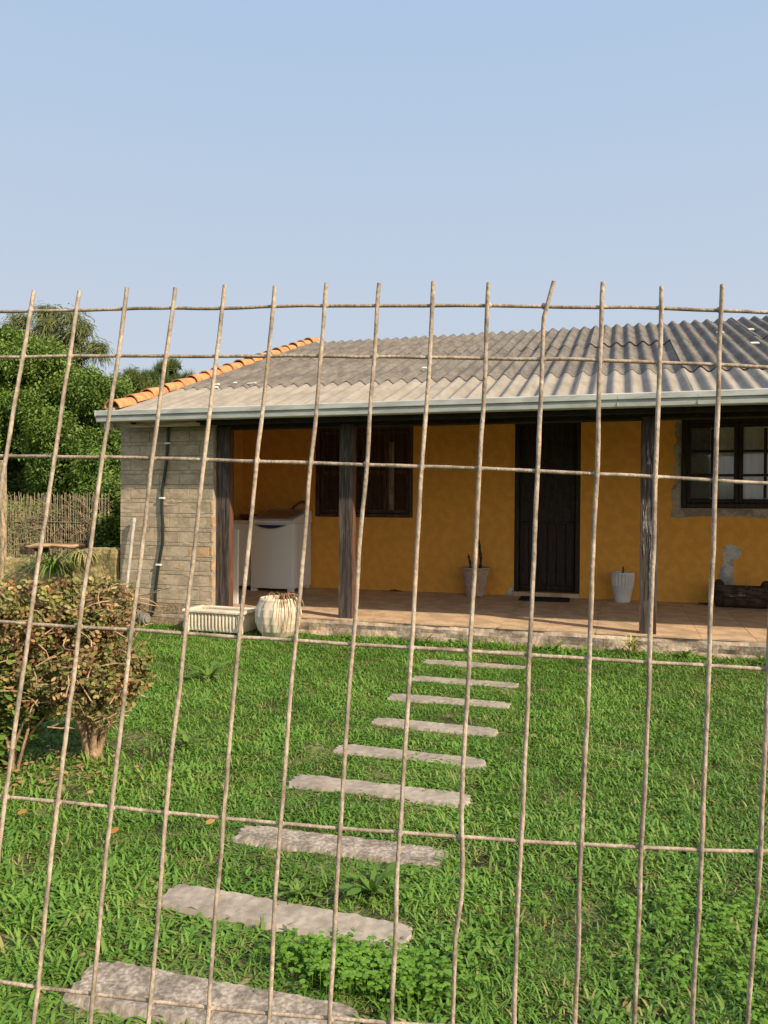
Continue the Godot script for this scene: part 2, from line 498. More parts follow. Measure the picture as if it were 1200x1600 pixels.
func house() -> void:
	var h := thing("house", "single-storey ochre house with long porch, dark posts and corrugated grey roof", "house")
	# porch slab, tiles and broken edge
	var mb := MB.new()
	mb.box(Vector3(0.62, -0.16, 1.27), Vector3(11.76, 0.29, 2.7), 0.0)
	var slab := put("porch_floor", mb, M.edge, h)
	for i in 21:
		for j in 6:
			mb = MB.new()
			var w := 0.445
			var tz := 2.655 - (j + 0.5) * w
			var jag := rr(-0.006, 0.006) if j == 0 else 0.0
			mb.box(Vector3(-5.14 + (i + 0.5) * 0.45, -0.006 + rr(-0.0004, 0.0004), tz + jag), Vector3(0.45 - 0.003, 0.017, w - 0.003), 0.001)
			put("floor_tile", mb, M.tile_a if rng.randf() < 0.6 else M.tile_b, slab)
	# the crumbled mortar face along the front edge
	mb = MB.new()
	var fn := FastNoiseLite.new()
	fn.seed = 5
	fn.frequency = 2.2
	fn.fractal_octaves = 4
	var steps := 260
	var rows := 6
	var grid := []
	for i in steps + 1:
		var x := -5.2 + i * 0.042
		var col := []
		for j in rows + 1:
			var y := lerpf(-0.24, -0.016, float(j) / rows)
			var q := fn.get_noise_2d(x, y * 3.0)
			var dd := 0.028 + 0.035 * q + (0.02 if j < 2 else 0.0)
			if j == rows:
				dd = minf(dd, 0.012 + 0.01 * q)
			col.append(Vector3(x, y + 0.008 * q, 2.63 + maxf(dd, -0.005)))
		grid.append(col)
	for i in steps:
		for j in rows:
			mb.fquad(grid[i][j], grid[i + 1][j], grid[i + 1][j + 1], grid[i][j + 1], Vector3(0, 0.3, 1))
		mb.fquad(grid[i][rows], grid[i + 1][rows], grid[i + 1][rows] * Vector3(1, 1, 0) + Vector3(0, 0, 2.6), grid[i][rows] * Vector3(1, 1, 0) + Vector3(0, 0, 2.6), Vector3.UP)
	put("broken_edge", mb, M.edge, slab)

	# facade with two windows and a door
	var win1 := [-4.02, -2.63, 0.985, 2.22]
	var door := [-1.28, -0.46, 0.055, 2.24]
	var win2 := [0.72, 2.58, 1.14, 2.22]
	mb = MB.new()
	wall_with_holes(mb, XL, XR, -0.3, 3.06, 0.0, -0.15, [win1, door, win2])
	var wall := put("facade_wall", mb, M.ochre, h)
	# cement patches left bare round the window and under it
	mb = MB.new()
	var pl := PackedVector2Array()
	for k in 14:
		pl.append(Vector2(0.645 + 0.015 * sin(k * 2.1) - 0.035 * smoothstep(9.0, 12.0, k) + rr(-0.012, 0.012), 2.3 - k * 0.085))
	var xx := 0.6
	while xx < 2.75:
		pl.append(Vector2(xx, 1.06 + 0.035 * sin(xx * 7.0) - 0.05 * exp(-pow((xx - 1.13) * 4.5, 2.0)) + rr(-0.008, 0.008)))
		xx += 0.07
	pl.append_array(PackedVector2Array([Vector2(2.75, 1.137), Vector2(0.717, 1.137), Vector2(0.717, 2.3)]))
	mb.prism(pl, Vector3.ZERO, Vector3.RIGHT, Vector3.UP, Vector3(0, 0, 0.004))
	put("cement_patch", mb, M.cement_dark, wall)
	mb = MB.new()
	pl = PackedVector2Array([Vector2(1.16, 0.12), Vector2(1.30, 0.10), Vector2(1.315, 0.25), Vector2(1.30, 0.36), Vector2(1.315, 0.44), Vector2(1.31, 0.52), Vector2(1.36, 0.55), Vector2(1.395, 0.60), Vector2(1.385, 0.67), Vector2(1.33, 0.70), Vector2(1.25, 0.715), Vector2(1.20, 0.685), Vector2(1.19, 0.60), Vector2(1.20, 0.50), Vector2(1.165, 0.42), Vector2(1.15, 0.33), Vector2(1.165, 0.24)])
	mb.prism(pl, Vector3.ZERO, Vector3.RIGHT, Vector3.UP, Vector3(0, 0, 0.004))
	put("cement_patch", mb, M.cement, wall)
	mb = MB.new()
	pl = PackedVector2Array([Vector2(-1.40, 0.0), Vector2(-1.283, 0.0), Vector2(-1.283, 0.15), Vector2(-1.30, 0.12), Vector2(-1.33, 0.085), Vector2(-1.36, 0.045)])
	mb.prism(pl, Vector3.ZERO, Vector3.RIGHT, Vector3.UP, Vector3(0, 0, 0.003))
	put("cement_patch", mb, M.cement, wall)
	# side and back walls close the house
	for s in [[XL, XL + 0.12], [XR - 0.12, XR]]:
		mb = MB.new()
		var zf: float = 2.545 if s[0] < 0 else 0.0
		pl = PackedVector2Array([Vector2(zf, -0.3), Vector2(zf, roof_y(zf) - 0.05), Vector2(RIDGE, roof_y(RIDGE) - 0.05), Vector2(-7.6, roof_y(-7.6) - 0.05), Vector2(-7.6, -0.3)])
		mb.prism(pl, Vector3(s[0], 0, 0), Vector3(0, 0, 1), Vector3.UP, Vector3(s[1] - s[0], 0, 0))
		put("side_wall", mb, M.ochre, h)
	mb = MB.new()
	mb.box(Vector3(0.62, 1.0, -7.52), Vector3(11.5, 2.6, 0.15))
	put("back_wall", mb, M.ochre, h)
	mb = MB.new()
	mb.box(Vector3(0.62, -0.02, -3.8), Vector3(11.5, 0.04, 7.3))
	put("inner_floor", mb, M.inner, h)

	door_part(h, door)
	shutter_window(h, win1)
	glass_window(h, win2)
	brick_wing(h)
	posts_and_beams(h)
	roof(h)
	gutter(h)

func door_part(h: Node, d: Array) -> void:
	var mb := MB.new()
	# recessed backing board
	mb.box(Vector3((d[0] + d[1]) * 0.5, (d[2] + d[3]) * 0.5, -0.085), Vector3(d[1] - d[0] - 0.004, d[3] - d[2] - 0.004, 0.03))
	var dr := put("door", mb, M.door, h)
	mb = MB.new()
	for s in [d[0] + 0.03, d[1] - 0.03]:
		mb.box(Vector3(s, (d[2] + d[3]) * 0.5, -0.03), Vector3(0.055, d[3] - d[2] - 0.006, 0.075), 0.004)
	mb.box(Vector3((d[0] + d[1]) * 0.5, d[3] - 0.035, -0.032), Vector3(d[1] - d[0] - 0.12, 0.06, 0.07), 0.004)
	put("door_frame", mb, M.door, dr)
	var xl: float = d[0] + 0.065
	var xr: float = d[1] - 0.065
	# lower vertical boards
	for k in 6:
		mb = MB.new()
		var w := (xr - xl) / 6.0
		mb.box(Vector3(xl + (k + 0.5) * w, 0.53, -0.06), Vector3(w - 0.006, 0.78, 0.02), 0.004)
		put("board", mb, M.door, dr)
	# middle diagonal boards
	for k in 7:
		mb = MB.new()
		var y0 := 0.96 + k * 0.15
		var pl := PackedVector2Array([Vector2(xl, y0 + 0.30), Vector2(xr, y0), Vector2(xr, y0 + 0.142), Vector2(xl, y0 + 0.442)])
		if k == 6:
			pl = PackedVector2Array([Vector2(xl, y0 + 0.30), Vector2(xr, y0), Vector2(xr, 2.16), Vector2(xl, 2.16)])
		for q in pl.size():
			pl[q].y = minf(pl[q].y, 2.16)
		if pl[0].y > 2.15:
			continue
		mb.prism(pl, Vector3(0, 0, -0.07), Vector3.RIGHT, Vector3.UP, Vector3(0, 0, 0.02))
		put("board", mb, M.door, dr)
	mb = MB.new()
	mb.prism(PackedVector2Array([Vector2(xl, 0.955), Vector2(xr, 0.955), Vector2(xl, 1.255)]), Vector3(0, 0, -0.07), Vector3.RIGHT, Vector3.UP, Vector3(0, 0, 0.02))
	put("board", mb, M.door, dr)
	mb = MB.new()
	mb.box(Vector3((xl + xr) * 0.5, 0.935, -0.056), Vector3(xr - xl, 0.03, 0.028), 0.004)
	put("rail", mb, M.door, dr)
	mb = MB.new()
	mb.box(Vector3((xl + xr) * 0.5, 0.115, -0.056), Vector3(xr - xl, 0.05, 0.028), 0.004)
	put("rail", mb, M.door, dr)
	mb = MB.new()
	mb.box(Vector3((d[0] + d[1]) * 0.5, 0.027, -0.05), Vector3(d[1] - d[0] + 0.01, 0.055, 0.18), 0.006)
	put("threshold", mb, M.tile_b, dr)

func shutter_window(h: Node, w: Array) -> void:
	var mb := MB.new()
	var cx: float = (w[0] + w[1]) * 0.5
	var cy: float = (w[2] + w[3]) * 0.5
	mb.box(Vector3(cx, cy, -0.11), Vector3(w[1] - w[0] - 0.004, w[3] - w[2] - 0.004, 0.02))
	var o := put("window", mb, M.door, h)
	o.set_meta("label", "window closed by brown louvred shutters")
	mb = MB.new()
	for s in [w[0] + 0.025, w[1] - 0.025]:
		mb.box(Vector3(s, cy, -0.025), Vector3(0.05, w[3] - w[2] - 0.004, 0.08), 0.004)
	for s in [w[2] + 0.022, w[3] - 0.025]:
		mb.box(Vector3(cx, s, -0.022), Vector3(w[1] - w[0] - 0.104, 0.044, 0.08), 0.004)
	put("frame", mb, M.shutter, o)
	var lw: float = (w[1] - w[0] - 0.11) / 4.0
	for k in 4:
		var x0: float = w[0] + 0.055 + k * lw
		var y0: float = w[2] + 0.05
		var y1: float = w[3] - 0.055
		mb = MB.new()
		for s in [x0 + 0.025, x0 + lw - 0.025]:
			mb.box(Vector3(s, (y0 + y1) * 0.5, -0.05), Vector3(0.046, y1 - y0, 0.032), 0.004)
		for s in [y0 + 0.03, (y0 + y1) * 0.5, y1 - 0.03]:
			mb.box(Vector3(x0 + lw * 0.5, s, -0.05), Vector3(lw - 0.1, 0.06, 0.03), 0.004)
		var lf := put("shutter", mb, M.shutter, o)
		mb = MB.new()
		var y := y0 + 0.085
		while y < y1 - 0.06:
			if absf(y - (y0 + y1) * 0.5) > 0.045:
				mb.box(Vector3(x0 + lw * 0.5, y, -0.055), Vector3(lw - 0.1, 0.036, 0.007), 0.0, Basis(Vector3.RIGHT, 0.7))
			y += 0.031
		var sl := put("shutter_louvre", mb, M.shutter, o)
		sl.set_meta("kind", "stuff")
	mb = MB.new()
	mb.box(Vector3(w[0] + 1.085, cy - 0.06, -0.028), Vector3(0.07, w[3] - w[2] - 0.32, 0.014), 0.003)
	var st := put("cover_strip", mb, M.pale_wood, o)
	st.set_meta("label", "paler worn strip of wood over the shutter joint")

func glass_window(h: Node, w: Array) -> void:
	var cx: float = (w[0] + w[1]) * 0.5
	var cy: float = (w[2] + w[3]) * 0.5
	var mb := MB.new()
	for s in [w[0] + 0.03, w[1] - 0.03]:
		mb.box(Vector3(s, cy, -0.03), Vector3(0.06, w[3] - w[2] - 0.004, 0.10), 0.005)
	for s in [w[2] + 0.03, w[3] - 0.03]:
		mb.box(Vector3(cx, s, -0.032), Vector3(w[1] - w[0] - 0.124, 0.058, 0.10), 0.005)
	var o := put("window", mb, M.door, h)
	o.set_meta("label", "dark framed glass window with small panes")
	var lw: float = (w[1] - w[0] - 0.12) / 3.0
	var y0: float = w[2] + 0.06
	var y1: float = w[3] - 0.06
	for k in 3:
		var x0: float = w[0] + 0.06 + k * lw
		mb = MB.new()
		for s in [x0 + 0.026, x0 + lw - 0.026]:
			mb.box(Vector3(s, (y0 + y1) * 0.5, -0.045), Vector3(0.048, y1 - y0 - 0.004, 0.04), 0.004)
		for s in [y0 + 0.026, y1 - 0.026]:
			mb.box(Vector3(x0 + lw * 0.5, s, -0.046), Vector3(lw - 0.104, 0.048, 0.038), 0.004)
		var ph := (y1 - y0 - 0.1) / 3.0
		for q in [1, 2]:
			mb.box(Vector3(x0 + lw * 0.5, y0 + 0.05 + ph * q, -0.046), Vector3(lw - 0.104, 0.03, 0.034), 0.004)
		for q in 3:
			mb.box(Vector3(x0 + lw * 0.5, y0 + 0.05 + ph * (q + 0.5), -0.046), Vector3(0.032, ph - 0.032, 0.033), 0.004)
		put("casement", mb, M.door, o)
		for a in 2:
			for b in 3:
				mb = MB.new()
				var pw := lw * 0.5 - 0.05 - 0.016
				var pc := Vector3(x0 + lw * 0.5 + (a - 0.5) * (pw + 0.032), y0 + 0.05 + ph * (b + 0.5), -0.048)
				mb.box(pc, Vector3(pw, ph * 0.94, 0.004), 0.0, Basis(Vector3.RIGHT, rr(-0.004, 0.004)) * Basis(Vector3.UP, rr(-0.004, 0.004)))
				put("pane", mb, M.glass, o)
	mb = MB.new()
	var n := 120
	for i in n:
		var p := []
		for q in [0, 1]:
			var x: float = 1.06 + (i + q) * 1.5 / n
			var z := -0.19 + 0.016 * sin(x * 70.0) + 0.01 * sin(x * 31.0)
			p.append(Vector3(x, 0, z))
		mb.fquad(p[0] + Vector3(0, 0.95, 0), p[1] + Vector3(0, 0.95, 0), p[1] + Vector3(0, 2.3, 0), p[0] + Vector3(0, 2.3, 0), Vector3(0, 0, 1))
	put("curtain", mb, M.curtain, o)

func brick_wing(h: Node) -> void:
	var mb := MB.new()
	mb.box(Vector3(-4.685, 0.92, 2.61), Vector3(1.145, 2.34, 0.112))
	var wall := put("brick_wall", mb, M.mortar, h)
	var rh := 0.155
	var bl := 0.245
	for r in 15:
		var y := -0.235 + (r + 0.5) * rh
		var x := -5.258 - (0.5 * bl if r % 2 == 1 else 0.0)
		while x < -4.115:
			var a := maxf(x, -5.258)
			var b := minf(x + bl, -4.112)
			if b - a > 0.03:
				mb = MB.new()
				mb.box(Vector3((a + b) * 0.5, y + 0.020 + rr(-0.0015, 0.0015), 2.612 + rr(-0.002, 0.002)), Vector3(b - a - 0.0025 - rr(0, 0.002), rh - 0.046 - rr(0, 0.002), 0.126), 0.002, Basis(Vector3.FORWARD, rr(-0.002, 0.002)))
				var m = M.brick_a if rng.randf() < 0.55 else M.brick_b
				if (r < 6 and rng.randf() < 0.10) or (b > -4.14 and b - a < 0.14 and r < 9):
					m = M.brick_c
				if r < 1 or (r == 1 and rng.randf() < 0.5):
					m = M.brick_d
				put("brick", mb, m, wall)
			x += bl
		# the squeezed-out mortar band above this course
		mb = MB.new()
		var sx := -5.257
		while sx < -4.12:
			var sl := minf(rr(0.10, 0.32), -4.113 - sx)
			mb.box(Vector3(sx + sl * 0.5, y - rh * 0.5 + 0.020, 2.612 + rr(-0.001, 0.002)), Vector3(sl - 0.001, 0.0375 + rr(-0.003, 0.002), 0.126), 0.003)
			sx += sl
		put("mortar_band", mb, M.mortar, wall)
	# raw clay showing along the right-hand edge
	for r in 9:
		mb = MB.new()
		mb.box(Vector3(-4.125 + rr(-0.004, 0.002), -0.12 + r * rh, 2.615), Vector3(0.024, 0.10 + rr(-0.04, 0.04), 0.128), 0.003)
		put("exposed_clay", mb, M.brick_c, wall)
	# smears of mortar across the faces
	for k in 70:
		mb = MB.new()
		var c := Vector2(rr(-5.2, -4.16), rr(-0.05, 1.95))
		if k % 2 == 0:
			c.y = -0.235 + roundf((c.y + 0.235) / rh) * rh + rr(-0.01, 0.02)
		var a := rr(0.03, 0.11)
		var b := rr(0.008, 0.035)
		var pl := PackedVector2Array()
		for t in 11:
			var an := TAU * t / 11.0
			pl.append(c + Vector2(cos(an) * a * rr(0.6, 1.2), sin(an) * b * rr(0.5, 1.2)))
		for t in 11:
			var p := pl[t]
			var q := pl[(t + 1) % 11]
			p.x = clampf(p.x, -5.257, -4.113)
			q.x = clampf(q.x, -5.257, -4.113)
			mb.ftri(Vector3(c.x, c.y, 2.6770 + 0.00003 * k), Vector3(p.x, p.y, 2.6745), Vector3(q.x, q.y, 2.6745), Vector3(0, 0, 1))
		put("mortar_smear", mb, (M.brick_c if c.y < 0.75 and k % 7 == 0 else M.mortar) if k % 3 else M.brick_b, wall)
	# water hose clipped to the wall
	mb = MB.new()
	var pts := PackedVector3Array()
	for p in [Vector2(-4.64, 2.05), Vector2(-4.65, 1.85), Vector2(-4.665, 1.6), Vector2(-4.715, 1.3), Vector2(-4.72, 1.1), Vector2(-4.705, 0.9), Vector2(-4.71, 0.72), Vector2(-4.755, 0.5), Vector2(-4.79, 0.25), Vector2(-4.80, 0.08), Vector2(-4.83, -0.04), Vector2(-4.90, -0.10)]:
		pts.append(Vector3(p.x, p.y, 2.697))
	var rad := PackedFloat32Array()
	rad.resize(pts.size())
	rad.fill(0.0165)
	mb.tube(pts, rad, 10)
	var cd := put("wall_hose", mb, M.conduit, h)
	for p in [Vector2(-4.653, 1.80), Vector2(-4.718, 1.21), Vector2(-4.758, 0.49)]:
		mb = MB.new()
		mb.box(Vector3(p.x + 0.006, p.y, 2.704), Vector3(0.062, 0.02, 0.034), 0.004)
		put("clip", mb, M.clip, cd)

func one_post(h: Node, x0: float, x1: float, scuffed: bool) -> void:
	var mb := MB.new()
	var top := 1.97
	var w := x1 - x0
	# slightly uneven sawn timber
	var lv := 9
	var ring := []
	for k in lv + 1:
		var y := lerpf(-0.004, top, float(k) / lv)
		var e := 0.004
		var r := []
		for q in [[0, 0], [1, 0], [1, 1], [0, 1]]:
			r.append(Vector3(x0 + q[0] * w + rr(-e, e), y, 2.51 + q[1] * 0.105 + rr(-e, e)))
		ring.append(r)
	for k in lv:
		for s in 4:
			if s == 1:
				continue
			var q := (s + 1) % 4
			var mid: Vector3 = (ring[k][s] + ring[k][q]) * 0.5 - Vector3((x0 + x1) * 0.5, 0, 2.5625)
			mid.y = 0
			mb.fquad(ring[k][s], ring[k][q], ring[k + 1][q], ring[k + 1][s], mid)
	mb.fquad(ring[lv][0], ring[lv][1], ring[lv][2], ring[lv][3], Vector3.UP)
	var o := put("porch_post", mb, M.post, h)
	mb = MB.new()
	for k in lv:
		mb.fquad(ring[k][1], ring[k][2], ring[k + 1][2], ring[k + 1][1], Vector3(1, 0, 0))
	put("post_side", mb, M.post_side, o)
	# drying cracks
	for c in 3:
		mb = MB.new()
		var x: float = lerpf(x0 + 0.03, x1 - 0.03, (c + rr(0.2, 0.8)) / 3.0)
		var y := rr(0.1, 0.5)
		var e := y + rr(0.6, 1.3)
		while y < e:
			var y2 := y + 0.09
			var x2 := x + rr(-0.004, 0.004)
			mb.fquad(Vector3(x - 0.002, y, 2.6192), Vector3(x + 0.002, y, 2.6192), Vector3(x2 + 0.002, y2, 2.6192), Vector3(x2 - 0.002, y2, 2.6192), Vector3(0, 0, 1))
			x = x2
			y = y2
		put("crack", mb, M.rubber, o)
	if scuffed:
		mb = MB.new()
		var x := x0 + 0.085
		var y := 0.35
		while y < 1.72:
			var x2 := x + 0.0014 + rr(-0.003, 0.003)
			var ww := rr(0.0018, 0.0065)
			mb.fquad(Vector3(x - ww, y, 2.6205), Vector3(x + ww, y, 2.6205), Vector3(x2 + ww, y + 0.05, 2.6205), Vector3(x2 - ww, y + 0.05, 2.6205), Vector3(0, 0, 1))
			x = x2
			y += 0.05
		for k in 64:
			var cy := 1.62 + rr(-0.12, 0.1) if k < 14 else (1.0 + rng.randfn() * 0.11)
			var cx := x0 + rr(0.02, 0.125) if k >= 14 else x0 + rr(0.05, 0.12)
			var a := rr(0.0018, 0.005)
			var b := rr(0.015, 0.07)
			var pl := PackedVector2Array()
			for t in 7:
				var an := TAU * t / 7.0
				pl.append(Vector2(cos(an) * a * rr(0.6, 1.2), sin(an) * b * rr(0.6, 1.2)))
			for t in 7:
				mb.ftri(Vector3(cx, cy, 2.6212), Vector3(cx + pl[t].x, cy + pl[t].y, 2.6203), Vector3(cx + pl[(t + 1) % 7].x, cy + pl[(t + 1) % 7].y, 2.6203), Vector3(0, 0, 1))
		var sc := put("paint_scuff", mb, M.scuff, o)
		sc.set_meta("kind", "stuff")

func posts_and_beams(h: Node) -> void:
	one_post(h, -4.11, -3.955, false)
	one_post(h, -2.715, -2.57, false)
	one_post(h, 0.19, 0.335, true)
	one_post(h, 3.35, 3.505, false)
	one_post(h, 6.2, 6.355, false)
	var mb := MB.new()
	mb.box(Vector3(1.2, 2.035, 2.535), Vector3(10.62, 0.18, 0.14), 0.006)
	put("porch_beam", mb, M.wood_dark, h)
	mb = MB.new()
	mb.box(Vector3(1.23, 2.015, 2.93), Vector3(10.7, 0.115, 0.025), 0.003)
	put("fascia_board", mb, M.wood_dark, h)
	mb = MB.new()
	mb.box(Vector3(-4.68, 2.015, 2.93), Vector3(1.12, 0.125, 0.025), 0.003)
	var fb := put("fascia_board", mb, M.wood_fascia, h)
	fb.set_meta("label", "pale length of board above the brick wall")
	mb = MB.new()
	mb.box(Vector3(-4.685, 2.14, 2.61), Vector3(1.14, 0.09, 0.10))
	put("wall_plate", mb, M.wood_dark, h)
	var ang := atan(SLOPE)
	var x := -4.9
	while x < 6.4:
		mb = MB.new()
		var a := Vector3(x, roof_y(2.98) - 0.095, 2.98)
		var b := Vector3(x, roof_y(RIDGE) - 0.095, RIDGE)
		mb.box((a + b) * 0.5, Vector3(0.05, 0.10, (a - b).length()), 0.004, Basis(Vector3.RIGHT, ang))
		put("rafter", mb, M.wood_dark, h)
		x += 0.78

func corrugated(length: float, waves: float) -> MB:
	var mb := MB.new()
	var pitch := 0.16
	var per := 12
	var nx := int(round(waves * per))
	var nz := 5
	var t := 0.007
	var prof := func(k: int) -> float: return 0.026 * cos(TAU * k / per)
	for k in nx:
		var x0 := pitch * k / per
		var x1 := pitch * (k + 1) / per
		var y0: float = prof.call(k)
		var y1: float = prof.call(k + 1)
		var n0 := Vector3(0.026 * TAU / pitch * sin(TAU * k / per), 1, 0).normalized()
		var n1 := Vector3(0.026 * TAU / pitch * sin(TAU * (k + 1) / per), 1, 0).normalized()
		for j in nz:
			var z0 := -length * j / nz
			var z1 := -length * (j + 1) / nz
			mb.quad(Vector3(x0, y0, z0), Vector3(x1, y1, z0), Vector3(x1, y1, z1), Vector3(x0, y0, z1), n0, n1, n1, n0)
		mb.quad(Vector3(x0, y0 - t, 0), Vector3(x1, y1 - t, 0), Vector3(x1, y1 - t, -length), Vector3(x0, y0 - t, -length), -n0, -n1, -n1, -n0)
		mb.fquad(Vector3(x0, y0, 0), Vector3(x1, y1, 0), Vector3(x1, y1 - t, 0), Vector3(x0, y0 - t, 0), Vector3(0, 0, 1))
		mb.fquad(Vector3(x0, y0, -length), Vector3(x1, y1, -length), Vector3(x1, y1 - t, -length), Vector3(x0, y0 - t, -length), Vector3(0, 0, -1))
	for e in [0, nx]:
		var xe: float = pitch * e / per
		var ye: float = prof.call(e)
		mb.fquad(Vector3(xe, ye, 0), Vector3(xe, ye - t, 0), Vector3(xe, ye - t, -length), Vector3(xe, ye, -length), Vector3(-1 if e == 0 else 1, 0, 0))
	return mb

func roof(h: Node) -> void:
	var ang := atan(SLOPE)
	# battens under the sheets carry the roof
	var mb := MB.new()
	for z in [2.7, 1.78, 0.9, -0.3, -1.3, -2.25]:
		mb.box(Vector3(0.65, roof_y(z) - 0.052, z), Vector3(11.5, 0.035, 0.06), 0.0, Basis(Vector3.RIGHT, ang))
	var rf := put("roof", mb, M.wood_dark, h)
	var sec := sqrt(1.0 + SLOPE * SLOPE)
	var rows := [[3.05, 1.75, 0.0, M.sheet_new], [1.83, -0.36, 0.011, M.sheet_old], [-0.26, RIDGE, 0.022, M.sheet_old]]
	for r in rows:
		var length: float = (r[0] - r[1]) * sec
		var sh: ArrayMesh = corrugated(length + (0.10 if r[1] > RIDGE else 0.02), 6.25).done(r[3])
		for i in 12:
			var o := add("roof_sheet", sh, rf)
			o.position = Vector3(-5.17 + i * 0.96, roof_y(r[0]) + r[2] + rr(-0.002, 0.002), r[0] + rr(-0.014, 0.014))
			o.rotation = Vector3(ang + rr(-0.0006, 0.0006), rr(-0.002, 0.002), -0.005)
	var back: ArrayMesh = corrugated((8.0 + RIDGE) * sec - 0.01, 6.25).done(M.sheet_old)
	for i in 12:
		var o := add("roof_sheet", back, rf)
		o.position = Vector3(-5.17 + i * 0.96 + 1.0, roof_y(-8.0) - 0.002, -8.0)
		o.basis = Basis(Vector3.UP, PI) * Basis(Vector3.RIGHT, ang) * Basis(Vector3.BACK, -0.005)
	# clay tiles along the left verge
	var tile := MB.new()
	var seg := 10
	var n := 5
	var pt := func(a: int, b: int, inner: float) -> Vector3:
		var t := float(b) / n
		var r := lerpf(0.098, 0.078, t) - inner
		var an := PI * (float(a) / seg)
		return Vector3(cos(an) * r, sin(an) * r * 0.92, -t * 0.42)
	for a in seg:
		for b in n:
			var an0 := PI * (float(a) / seg)
			var an1 := PI * (float(a + 1) / seg)
			var n0 := Vector3(cos(an0), sin(an0), 0)
			var n1 := Vector3(cos(an1), sin(an1), 0)
			tile.quad(pt.call(a, b, 0.0), pt.call(a + 1, b, 0.0), pt.call(a + 1, b + 1, 0.0), pt.call(a, b + 1, 0.0), n0, n1, n1, n0)
			tile.quad(pt.call(a, b, 0.013), pt.call(a + 1, b, 0.013), pt.call(a + 1, b + 1, 0.013), pt.call(a, b + 1, 0.013), -n0, -n1, -n1, -n0)
		tile.fquad(pt.call(a, 0, 0.0), pt.call(a + 1, 0, 0.0), pt.call(a + 1, 0, 0.013), pt.call(a, 0, 0.013), Vector3(0, 0, 1))
		tile.fquad(pt.call(a, n, 0.0), pt.call(a + 1, n, 0.0), pt.call(a + 1, n, 0.013), pt.call(a, n, 0.013), Vector3(0, 0, -1))
	for e in [0, seg]:
		for b in n:
			tile.fquad(pt.call(e, b, 0.0), pt.call(e, b + 1, 0.0), pt.call(e, b + 1, 0.013), pt.call(e, b, 0.013), Vector3.DOWN)
	var tm := tile.done(M.clay)
	var z := 2.98
	while z > RIDGE - 0.05:
		var o := add("verge_tile", tm, rf)
		o.position = Vector3(-5.14 + rr(-0.008, 0.008), roof_y(maxf(z, RIDGE)) + 0.035 + rr(-0.004, 0.004), z)
		o.rotation = Vector3(ang - 0.055 + rr(-0.015, 0.015), rr(-0.03, 0.03), rr(-0.05, 0.05))
		z -= 0.315
	# mortar bedding under the verge tiles
	mb = MB.new()
	mb.box(Vector3(-5.17, roof_y(0.3) + 0.012, 0.3), Vector3(0.10, 0.05, 5.35 * sec), 0.01, Basis(Vector3.RIGHT, ang))
	put("verge_mortar", mb, M.mortar, rf)
	# bits of mortar left lying on the sheets
	for p in [[-4.62, 1.72, 0.10, 0.035], [-4.52, 1.92, 0.085, 0.03], [-4.40, 1.65, 0.05, 0.03], [-4.13, 1.75, 0.13, 0.02], [-2.20, 1.15, 0.06, 0.035], [-2.28, 0.35, 0.05, 0.03], [1.22, -0.75, 0.09, 0.05], [1.18, -0.45, 0.05, 0.05], [1.6, -0.9, 0.08, 0.05], [1.45, 0.4, 0.1, 0.05]]:
		mb = MB.new()
		var y := roof_y(p[1]) + 0.038
		mb.box(Vector3(p[0], y, p[1]), Vector3(p[2], 0.022, p[3]), 0.008, Basis(Vector3.UP, rr(-0.6, 0.6)) * Basis(Vector3.RIGHT, ang))
		put("mortar_bit", mb, M.white_bit, rf)

func gutter(h: Node) -> void:
	# a folded channel: (depth, height) outline
	var po := PackedVector2Array([
		Vector2(2.985, 2.004), Vector2(3.078, 2.004), Vector2(3.084, 2.010), Vector2(3.090, 2.043), Vector2(3.080, 2.049), Vector2(3.078, 2.062),
		Vector2(3.106, 2.069), Vector2(3.110, 2.112), Vector2(3.104, 2.120), Vector2(3.088, 2.120), Vector2(3.088, 2.114), Vector2(3.101, 2.112), Vector2(3.098, 2.074),
		Vector2(3.072, 2.066), Vector2(3.073, 2.046), Vector2(3.080, 2.040), Vector2(3.076, 2.012), Vector2(2.991, 2.011), Vector2(2.991, 2.10), Vector2(2.985, 2.10)])
	var x := -5.36
	var g: MeshInstance3D
	for seg in [[-5.26, -0.02], [-0.02, 0.62], [0.62, 7.0]]:
		var mb := MB.new()
		mb.prism(po, Vector3(seg[0] + 0.0015, 0, 0), Vector3(0, 0, 1), Vector3.UP, Vector3(seg[1] - seg[0] - 0.003, 0, 0))
		if g == null:
			g = put("gutter", mb, M.gutter, h)
		else:
			put("gutter_length", mb, M.gutter, g)
	var mb := MB.new()
	mb.prism(PackedVector2Array([Vector2(2.984, 2.002), Vector2(3.080, 2.002), Vector2(3.092, 2.045), Vector2(3.113, 2.07), Vector2(3.113, 2.122), Vector2(2.984, 2.122)]), Vector3(-5.264, 0, 0), Vector3(0, 0, 1), Vector3.UP, Vector3(0.006, 0, 0))
	put("end_cap", mb, M.gutter, g)
	mb = MB.new()
	mb.box(Vector3(-5.17, 1.965, 3.0), Vector3(0.075, 0.075, 0.075), 0.006)
	put("outlet", mb, M.gutter, g)
	for jx in [-0.02, 0.62]:
		mb = MB.new()
		mb.box(Vector3(jx, 2.03, 3.087), Vector3(0.012, 0.04, 0.012), 0.002)
		put("joint", mb, M.mortar, g)

